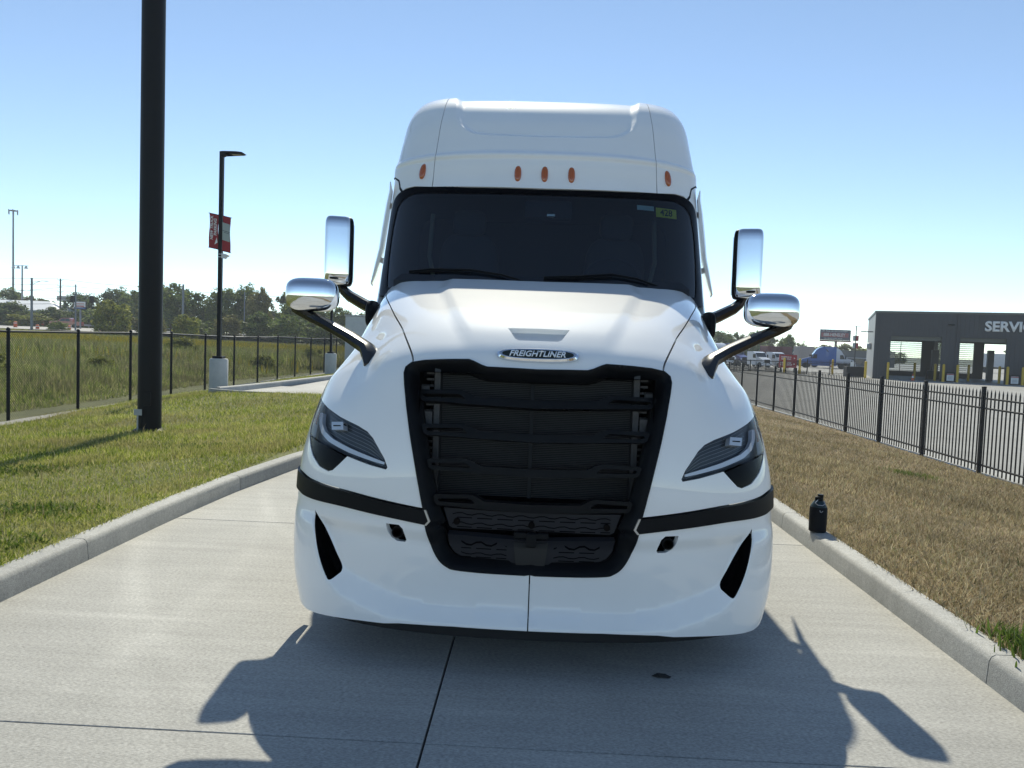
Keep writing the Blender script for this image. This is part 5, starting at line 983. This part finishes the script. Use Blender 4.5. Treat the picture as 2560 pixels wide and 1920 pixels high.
# pale trailers and house roofs behind the bushes
mat('roof_brown', (.16, .13, .11), .8)
hs = empty('brown_roofed_house', (-77, 158, 1.2), 0, 'low house with brown roof right of the thick pole', 'house'); MB().box((0, 0, 1.4), (8, 6, 2.8)).build('wall', 'wall_pale', hs); mb = MB(); mb.add([(-4.6, -3.6, 2.7), (4.6, -3.6, 2.7), (4.6, 3.6, 2.7), (-4.6, 3.6, 2.7), (-2, 0, 4.1), (2, 0, 4.1)], [(0, 1, 5, 4), (1, 2, 5), (2, 3, 4, 5), (3, 0, 4), (3, 2, 1, 0)]); mb.build('roof', 'roof_brown', hs)
van = empty('white_van', (-69.5, 143, 1.45), R(190), 'white van parked right of the thick pole behind bushes', 'van'); mat('van_white', (.7, .71, .72), .35, coat=.5)
prof(van, 'body', [(-1.4, .4), (1.5, .4), (1.55, 1.0), (1.1, 1.15), (.6, 1.75), (.2, 1.85), (-1.3, 1.85), (-1.42, 1.2)], .9, 'van_white', .06)
for s in (-1, 1):
    MB().box((.35, s * .88, 1.45), (.45, .02, .4)).build('side_window', 'auto_glass', van)
    for wx in (1.0, -.9): car_wheel(van, wx, s * .82, .33, .2)
# ---- yard on the right: trucks, trailers, signs
def semi(x, y, rz, paint, lb, rough=.3, sleeper=True, z=YARD, sc=.96, m2=None):
    if paint not in MATS: mat(paint, m2, rough, coat=.7, noise=.05)
    t = empty('parked_semi_truck', (x, y, z), rz, lb, 'semi truck', 'semi trucks parked in the yard'); t.scale = (sc, sc, sc)
    top = [(-1.5, 3.95), (.35, 3.93), (1.0, 3.72), (1.5, 3.3), (1.85, 2.75)] if sleeper else [(-.2, 2.95), (1.2, 2.95), (1.85, 2.75)]
    bk = -1.9 if sleeper else -.4
    prof(t, 'cab', [(bk, 1.0), (2.3, 1.0), (2.45, 1.95)] + top[::-1] + [(bk, top[0][1] - .05)], 1.18, paint)
    prof(t, 'hood', [(2.3, .75), (3.95, .7), (4.1, .9), (4.05, 1.35), (3.7, 1.6), (2.45, 1.98)], 1.0, paint)
    MB().add([(2.47, -1.05, 1.98), (2.47, 1.05, 1.98), (1.93, 1.05, 2.72), (1.93, -1.05, 2.72)], [(0, 1, 2, 3)]).build('windshield', 'auto_glass', t, fix=False)
    MB().box((4.02, 0, .62), (.3, 2.3, .5), bev=.08).build('bumper', paint, t); MB().box((4.09, 0, 1.12), (.05, 1.2, .75), bev=.02).build('grille', 'black_plastic', t)
    prof(t, 'skirt', [(bk, .45), (2.2, .45), (2.2, 1.0), (bk, 1.0)], 1.16, paint)
    MB().box((-2.6, 0, .85), (5.2, .9, .3)).build('chassis', 'black_matte', t)
    for s in (-1, 1):
        MB().add([(1.35, s * 1.19, 1.75), (2.2, s * 1.19, 1.75), (1.85, s * 1.19, 2.5), (1.35, s * 1.19, 2.5)], [(0, 1, 2, 3)]).build('side_window', 'auto_glass', t, fix=False); MB().box((4.0, s * .82, 1.15), (.16, .3, .22), bev=.04).build('headlight', 'reflect_white', t)
        MB().box((2.3, s * 1.42, 2.1), (.16, .16, .7), bev=.05).build('mirror', 'black_plastic', t); prof_m = MB().add([(-.6, s * 1.195, 3.0), (-.2, s * 1.195, 3.45), (-.05, s * 1.195, 3.45), (-.45, s * 1.195, 3.0)], [(0, 1, 2, 3)]).build('roof_vent', 'black_plastic', t, fix=False)
        for wx in (3.2, -3.0, -4.2): car_wheel(t, wx, s * 1.0, .5, .3)
    return t
semi(50.1, 136.6, R(167), 'truck_blue', 'blue semi truck with tall sleeper facing left in the yard', m2=(.02, .10, .34)); semi(53.6, 142.5, R(-14), 'truck_white', 'white semi truck facing right beside the blue one', m2=(.62, .63, .66))
semi(35.2, 127, R(-68), 'truck_white', 'white day cab truck with black grille above the mirror arm, left of two', sleeper=False, sc=.85); semi(38.4, 127.5, R(-68), 'truck_white', 'white day cab truck next to the maroon trailer', sleeper=False, sc=.85)
semi(29.6, 138, R(-62), 'truck_white', 'white truck farthest left beside the truck hood'); semi(32.0, 139, R(-62), 'truck_white', 'white truck left of the purple blue truck'); semi(35.0, 141, R(-66), 'truck_purple', 'purple blue truck behind the mirror arm', m2=(.04, .04, .16))
def trailer(x, y, rz, size, m, lb, c, name='box_trailer', cat='trailer'):
    if m not in MATS: mat(m, c, .5, noise=.1)
    t = empty(name, (x, y, YARD), rz, lb, cat, 'trailers in the yard'); MB().box((0, 0, 1.15 + size[2] / 2), size, bev=.04).build('box', m, t); MB().box((0, 0, .95), (size[0] * .9, .9, .3)).build('chassis', 'black_matte', t)
    n = int(size[0] / .6)
    for s in (-1, 1):
        for wx in (-size[0] * .32, -size[0] * .42): car_wheel(t, wx, s * (size[1] / 2 - .2), .48, .3)
        mb = MB()
        for k in range(1, n): mb.box((-size[0] / 2 + k * size[0] / n, s * (size[1] / 2 + .012), 1.15 + size[2] / 2), (.05, .03, size[2] * .94))
        tag(mb.build('side_ribs', m, t), kind='stuff')
    return t
trailer(45.5, 149, R(20), (5.5, 2.5, 2.5), 'maroon', 'maroon box trailer with ribbed sides above the red sign', (.10, .012, .02)); gt = trailer(52.0, 161, R(4), (3.4, 2.4, 2.1), 'trailer_green', 'dark green container with white script lettering', (.02, .09, .10)); trailer(51.8, 152, R(8), (3.0, 2.5, 2.7), 'trailer_beige', 'grey beige sleeper truck body left of the blue truck', (.30, .26, .24))
text_mesh('container_lettering', 'Full Haul', 'white_print', gt, .62, lambda x_, y_, w: (x_ + .1, -1.23 - w, 2.55 + y_), bold=.012, depth=.01, shear=.3); trailer(90, 152, R(-22), (9, 2.5, 2.6), 'trailer_grey', 'pale grey box trailer seen through the open service bay', (.55, .56, .58))
rs_ = empty('red_direction_sign', (32.1, 100, YARD), 0, 'red free standing sign with white lettering by the yellow bollards', 'sign'); mat('sign_crimson', (.33, .02, .03), .5); MB().box((0, 0, 1.4), (2.22, .2, 1.66), bev=.03).build('board', 'sign_crimson', rs_)
for dx in (-.9, .9): MB().box((dx, .05, .3), (.14, .1, .7)).build('leg', 'pole_black', rs_)
for tx, z in (('SHIPPING &', 1.92), ('RECEIVING', 1.66), ('NEW / USED', 1.18), ('TRUCK DROP', .92)): text_mesh('sign_lettering', tx, 'white_print', rs_, .25, (lambda z: lambda x_, y_, w: (x_ - .25, -.105 - w, z + y_))(z), bold=.006, depth=.006)
for z in (1.80, 1.05): MB().prism([(.72, z - .11), (.72, z + .11), (.90, z)], lambda u, v, w: (u, -.108 - w, v), 0, .004).build('arrow_mark', 'white_print', rs_)
mat('bollard_yellow', (.62, .40, .03), .5, noise=.08, nscale=5)
def bollard(x, y, lb, h=1.85, z=YARD, r=.13):
    t = MB().lathe([(r, -.05), (r, h - .12), (r * .92, h - .05), (r * .6, h), (.01, h + .02)], n=16).build('bollard', 'bollard_yellow', None, True); t.location = (x, y, z); return tag(t, lb, 'bollard', 'yellow bollards in the yard')
for x, y, lb in ((29.3, 92.5, 'yellow bollard before the left part of the red sign'), (31.3, 93, 'yellow bollard before the right end of the red sign'), (35.9, 85.5, 'yellow bollard between black box and service building'), (36.3, 96, 'yellow bollard farther back left of the service building'), (22.8, 97, 'yellow bollard at the gate seen under the mirror arm')): bollard(x, y, lb)
# service building
BU, BWv = Vector((.935, -.3547, 0)), Vector((.3547, .935, 0)); bo3 = Vector((36.89, 85.96, YARD)); brz = math.atan2(BU.y, BU.x)
mat('metal_siding', (.045, .048, .055), .55, metal=.2, noise=.06, nscale=.3); mat('siding_side', (.26, .265, .27), .55, noise=.05); mat('trim_olive', (.10, .105, .09), .5); mat('bay_inner', (.10, .105, .11), .8); mat('bay_floor', (.20, .20, .20), .5); mat('door_frame', (.10, .10, .10), .5); glass('door_glass', (.82, .85, .86), 1.4)
sb = empty('service_building', bo3, brz, 'dark grey metal service building with open truck bays and white SERVICE lettering', 'building')
BH = 7.2; DZ = 4.72; BD = 20.; bays = [(1.6, 6.5), (8.2, 12.4), (14.2, 18.6)]; BL_ = 21.0
def bwall(name, u0, u1, z0, z1, w0, w1, m, p=None): return MB().box(((u0 + u1) / 2, (w0 + w1) / 2, (z0 + z1) / 2), (u1 - u0, w1 - w0, z1 - z0)).build(name, m, p or sb)
cur = 0.
for a, b in bays + [(BL_, BL_)]:
    wl_ = bwall('front_wall', cur, a, 0, DZ, 0, .25, 'metal_siding'); cur = b
bwall('front_wall', 0, BL_, DZ, BH, 0, .25, 'metal_siding'); bwall('side_wall', -.02, .23, 0, BH - .02, .25, BD, 'siding_side'); bwall('side_wall', BL_ - .25, BL_, 0, BH, .25, BD, 'siding_side')
bwall('roof', -.1, BL_ + .1, BH, BH + .22, -.12, BD + .1, 'trim_olive'); bwall('bay_floor', .2, BL_, .004, .02, .0, BD, 'bay_floor'); bwall('ceiling', .25, BL_ - .25, BH - 1.6, BH - 1.5, .26, BD, 'bay_inner')
# ribs of the siding: one by one on the front
for k in range(int(BL_ / .42)):
    u = .2 + k * .42; inb = any(a - .05 < u < b + .05 for a, b in bays); z0 = DZ if inb else 0.
    MB().box((u, -.02, (z0 + BH) / 2), (.09, .045, BH - z0 - .02)).build('siding_rib', 'metal_siding', sb)
cur = .23; bbays = [(2.7, 6.45), (8.0, 12.35), (13.5, 17.6)]
for a, b in bbays + [(BL_ - .25, BL_ - .25)]: bwall('back_wall', cur, a, 0, DZ - .25, BD - .25, BD, 'bay_inner'); cur = b
bwall('back_wall', .23, BL_ - .25, DZ - .25, BH - 1.5, BD - .25, BD, 'bay_inner')
for a, b in bbays[:2]:
    dr = bwall('glazed_door', a, b, 0, .66, BD - .42, BD - .34, 'door_frame'); bwall('door_glass', a, b, .66, DZ - .3, BD - .39, BD - .38, 'door_glass', dr)
    for k in range(15): bwall('door_bar', a, b, .72 + k * .255, .78 + k * .255, BD - .44, BD - .33, 'door_frame', dr)
    bwall('door_stile', a + (b - a) * .34, a + (b - a) * .34 + .07, .66, DZ - .3, BD - .45, BD - .32, 'door_frame', dr)
for a, b in bays: bwall('door_header', a, b, DZ - .42, DZ - .02, .3, .5, 'trim_olive'); None
bwall('bay_column', 7.0, 7.35, 0, BH - 1.6, 11., 11.4, 'siding_side'); bwall('tool_rack', 6.6, 7.3, 0, 3.4, 9, 10, 'door_frame'); bwall('tool_bench', 5.9, 7.2, 0, 1.0, 6.4, 7.4, 'pole_black'); bwall('tool_rack', 12.6, 13.2, 0, 3.6, 11, 12, 'door_frame')
for u in (.55, 7.9): MB().box((u, -.09, 3.6), (.12, .12, 7.1)).build('downpipe', 'metal_siding', sb)
text_mesh('service_lettering', 'SERVICE', 'white_print', sb, 1.42, lambda x_, y_, w: (10.35 + x_, -.06 - w, 5.92 + y_), bold=.05, depth=.08, align='LEFT', xs=.98)
MB().box((7.28, -.16, 6.05), (.6, .3, .14), bev=.03).build('wall_light', 'pole_black', sb); MB().box((-.7, 3.2, 5.2), (1.3, .3, .10), bev=.03).build('wall_light', 'pole_black', sb); mb = MB(); superq(mb, (-.25, 6.5, 3.6), (.3, .4, .4), 3); mb.build('wall_vent', 'galvanised', sb, True)
def onb(u, w): p = bo3 + BU * u + BWv * w; return p.x, p.y
for u, w, lb in ((1.45, -.7, 'yellow bollard at the left jamb of the first service bay'), (6.2, 1.4, 'weathered yellow bollard just inside the first service bay'), (6.75, -.7, 'yellow bollard at the right jamb of the first service bay'), (8.05, -.7, 'yellow bollard at the left jamb of the second service bay'), (12.55, -.7, 'yellow bollard at the right jamb of the second service bay'), (13.9, -.7, 'yellow bollard at the right edge of the picture by the third bay'), (4.6, 6.0, 'yellow bollard deep inside the first service bay'), (10.0, 6.0, 'yellow bollard deep inside the second service bay'), (12.2, 1.4, 'weathered yellow bollard inside the right jamb of the second bay')): bollard(*onb(u, w), lb)
for u, lb in ((7.4, 'dark waste bin with white notice between the first two bays'), (13.2, 'dark waste bin with white notice right of the second bay')):
    t = empty('waste_bin', (*onb(u, -.5), YARD), brz, lb, 'bin', 'bins at the service building'); MB().box((0, 0, .52), (.85, .5, 1.0), bev=.04).build('bin_body', 'pole_black', t); MB().box((0, -.262, .50), (.66, .02, .75)).build('notice', 'white_print', t); MB().box((0, -.275, .80), (.66, .01, .10)).build('notice_band', 'sign_crimson', t)
    for z in (.62, .48, .36, .22): MB().box((0, -.276, z), (.46, .006, .03)).build('notice_line', 'dark_print', t)
cn = empty('traffic_cone', (*onb(3.85, -1.2), YARD), 0, 'small orange traffic cone before the first service bay', 'traffic cone'); MB().box((0, 0, .03), (.38, .38, .05), bev=.01).build('cone_base', 'orange', cn); o = MB().lathe([(.15, .05), (.04, .70), (.01, .71)], n=14).build('cone_body', 'orange', cn, True); MB().lathe([(.112, .30), (.078, .50)], n=14).build('cone_band', 'reflect_white', o, True)
# billboard, yard lamp, low building, box, gate
mat('board_navy', (.02, .03, .07), .6); mat('board_red', (.24, .03, .04), .6); mat('board_text', (.55, .55, .55), .6); mat('rust', (.12, .03, .025), .8)
bl_ = empty('billboard', (87.1, 230, -1.0), 0, 'dark billboard with red stripe and large phone number lettering on one post', 'billboard')
MB().box((0, 0, 8.4), (8.6, .5, 3.05), bev=.05).build('board', 'board_navy', bl_); MB().box((4.75, .8, 8.35), (.9, .2, 3.0), rz=R(60)).build('board_return', 'black_matte', bl_); MB().box((-.1, -.27, 8.35), (7.9, .04, 1.25)).build('board_stripe', 'board_red', bl_)
text_mesh('board_lettering', '888-HENSLEY', 'board_text', bl_, 1.25, lambda x_, y_, w: (x_ - .25, -.30 - w, 8.35 + y_), bold=.03, depth=.02, xs=.86); text_mesh('board_lettering', 'CAR - TRUCK - MOTORCYCLE ACCIDENT', 'board_text', bl_, .46, lambda x_, y_, w: (x_ - .2, -.265 - w, 9.45 + y_), bold=.008, depth=.02, xs=.86); text_mesh('board_lettering', 'CALL HENSLEY LEGAL GROUP', 'board_text', bl_, .46, lambda x_, y_, w: (x_ - .6, -.265 - w, 7.3 + y_), bold=.008, depth=.02, xs=.86)
MB().box((.1, -.2, 6.6), (8.8, .9, .45), bev=.04).build('catwalk', 'rust', bl_); MB().tube([(.5, .3, 0), (.5, .3, 6.6)], .36, 16).build('post', 'wood_pole', bl_, True); MB().tube([(-4.4, -.6, 7.1), (-5.4, -.6, 7.1), (-5.4, -.6, 6.4), (-4.4, -.6, 6.4)], .035, 6).build('catwalk_rail', 'grey_pole', bl_)
yl = empty('yard_lamp_post', (56.75, 140, YARD), R(-1.5), 'twin headed lamp post with red banners in the yard', 'lamp post'); MB().box((0, 0, 3.85), (.13, .13, 7.7)).build('post_shaft', 'pole_black', yl); MB().box((0, 0, 7.68), (1.5, .25, .07), bev=.02).build('lamp_head', 'pole_black', yl)
for z in (5.05, 3.75):
    for s in (-1, 1): MB().box((s * .30, 0, z + .45), (.42, .02, .95)).build('banner', 'banner_red' if s > 0 else 'banner_grey', yl)
lb_ = empty('flat_roofed_building', (73, 178, -1.0), R(-6), 'low grey flat roofed building behind the yard lamp post', 'building'); MB().box((0, 0, 1.8), (13, 8, 3.5)).build('wall', 'bay_inner', lb_); MB().box((0, 0, 3.6), (13.3, 8.3, .2)).build('roof', 'trim_olive', lb_); MB().box((-1.5, -4.3, 2.0), (6, .6, .14)).build('awning', 'wall_pale', lb_)
for dx in (-4, -1, 2): MB().box((dx, -4.02, 1.3), (1.6, .05, 1.3)).build('window', 'auto_glass', lb_)
bx_ = empty('black_skip', (35.65, 88, YARD), R(-4), 'black rectangular container left of the service building', 'container'); MB().box((0, 0, .62), (1.9, 1.2, 1.15), bev=.03).build('box_body', 'black_matte', bx_); MB().box((-.3, -.3, 1.45), (.38, .03, .5)).build('white_card', 'white_print', bx_); MB().box((-.3, -.28, 1.2), (.04, .04, .5)).build('card_post', 'pole_black', bx_)
ss = empty('red_round_sign', (41.4, 110, YARD), 0, 'small white card sign with red disc behind the picket fence', 'sign'); MB().box((0, 0, .75), (.4, .04, .6)).build('card', 'white_print', ss); MB().lathe([(.01, -.03), (.15, -.03), (.15, .0), (.01, .0)], (0, 0, .8), 16, 'y').build('disc', 'sign_crimson', ss); MB().box((0, .03, .3), (.05, .05, .6)).build('post', 'pole_black', ss)
gt_ = empty('sliding_gate', (26, 95, YARD), R(-2), 'black sliding gate with diagonal braces beneath the mirror arm', 'gate')
for z in (.15, 1.38): MB().box((0, 0, z), (7.4, .07, .09)).build('gate_rail', 'fence_black', gt_)
for k in range(5): MB().box((-3.7 + k * 1.85, 0, .76), (.08, .07, 1.4)).build('gate_post', 'fence_black', gt_)
for k in range(4):
    a, b = -3.7 + k * 1.85, -3.7 + (k + 1) * 1.85; z0, z1 = (.2, 1.35) if k % 2 == 0 else (1.35, .2); MB().tube([(a, 0, z0), (b, 0, z1)], .03, 6).build('gate_brace', 'fence_black', gt_)
mb = MB()
for k in range(62): mb.box((-3.65 + k * .12, .05, .8), (.022, .022, 1.5))
tag(mb.build('gate_pickets', 'fence_black', gt_, fix=False), kind='stuff')
yf = empty('yard_fence', (33.5, 93, YARD), R(-3), 'far black picket fence between the gate and the service building', 'fence')
for z in (.25, 1.3, 1.5): MB().box((0, 0, z), (7.6, .04, .04)).build('fence_rail', 'fence_black', yf)
mb = MB()
for k in range(54): mb.box((-3.75 + k * .14, 0, .85), (.025, .025, 1.7))
tag(mb.build('fence_pickets', 'fence_black', yf, fix=False), kind='stuff')
for dx in (-3.8, -1.3, 1.3, 3.8): MB().box((dx, 0, .9), (.08, .08, 1.85)).build('fence_post', 'fence_black', yf)

# thin summer haze round the whole place
hm_ = bpy.data.materials.new('haze'); hm_.use_nodes = True; hn, hl_ = nt(hm_); hn.remove(hn['Principled BSDF']); pv = hn.new('ShaderNodeVolumePrincipled'); pv.inputs['Color'].default_value = (.86, .92, 1, 1); pv.inputs['Density'].default_value = .00048; pv.inputs['Anisotropy'].default_value = .25; hl_.new(pv.outputs[0], hn['Material Output'].inputs['Volume']); MATS['haze'] = hm_
tag(MB().box((-30, 140, 21), (640, 460, 48)).build('haze', 'haze', None), 'thin pale summer haze over the whole place', 'haze', kind='stuff')
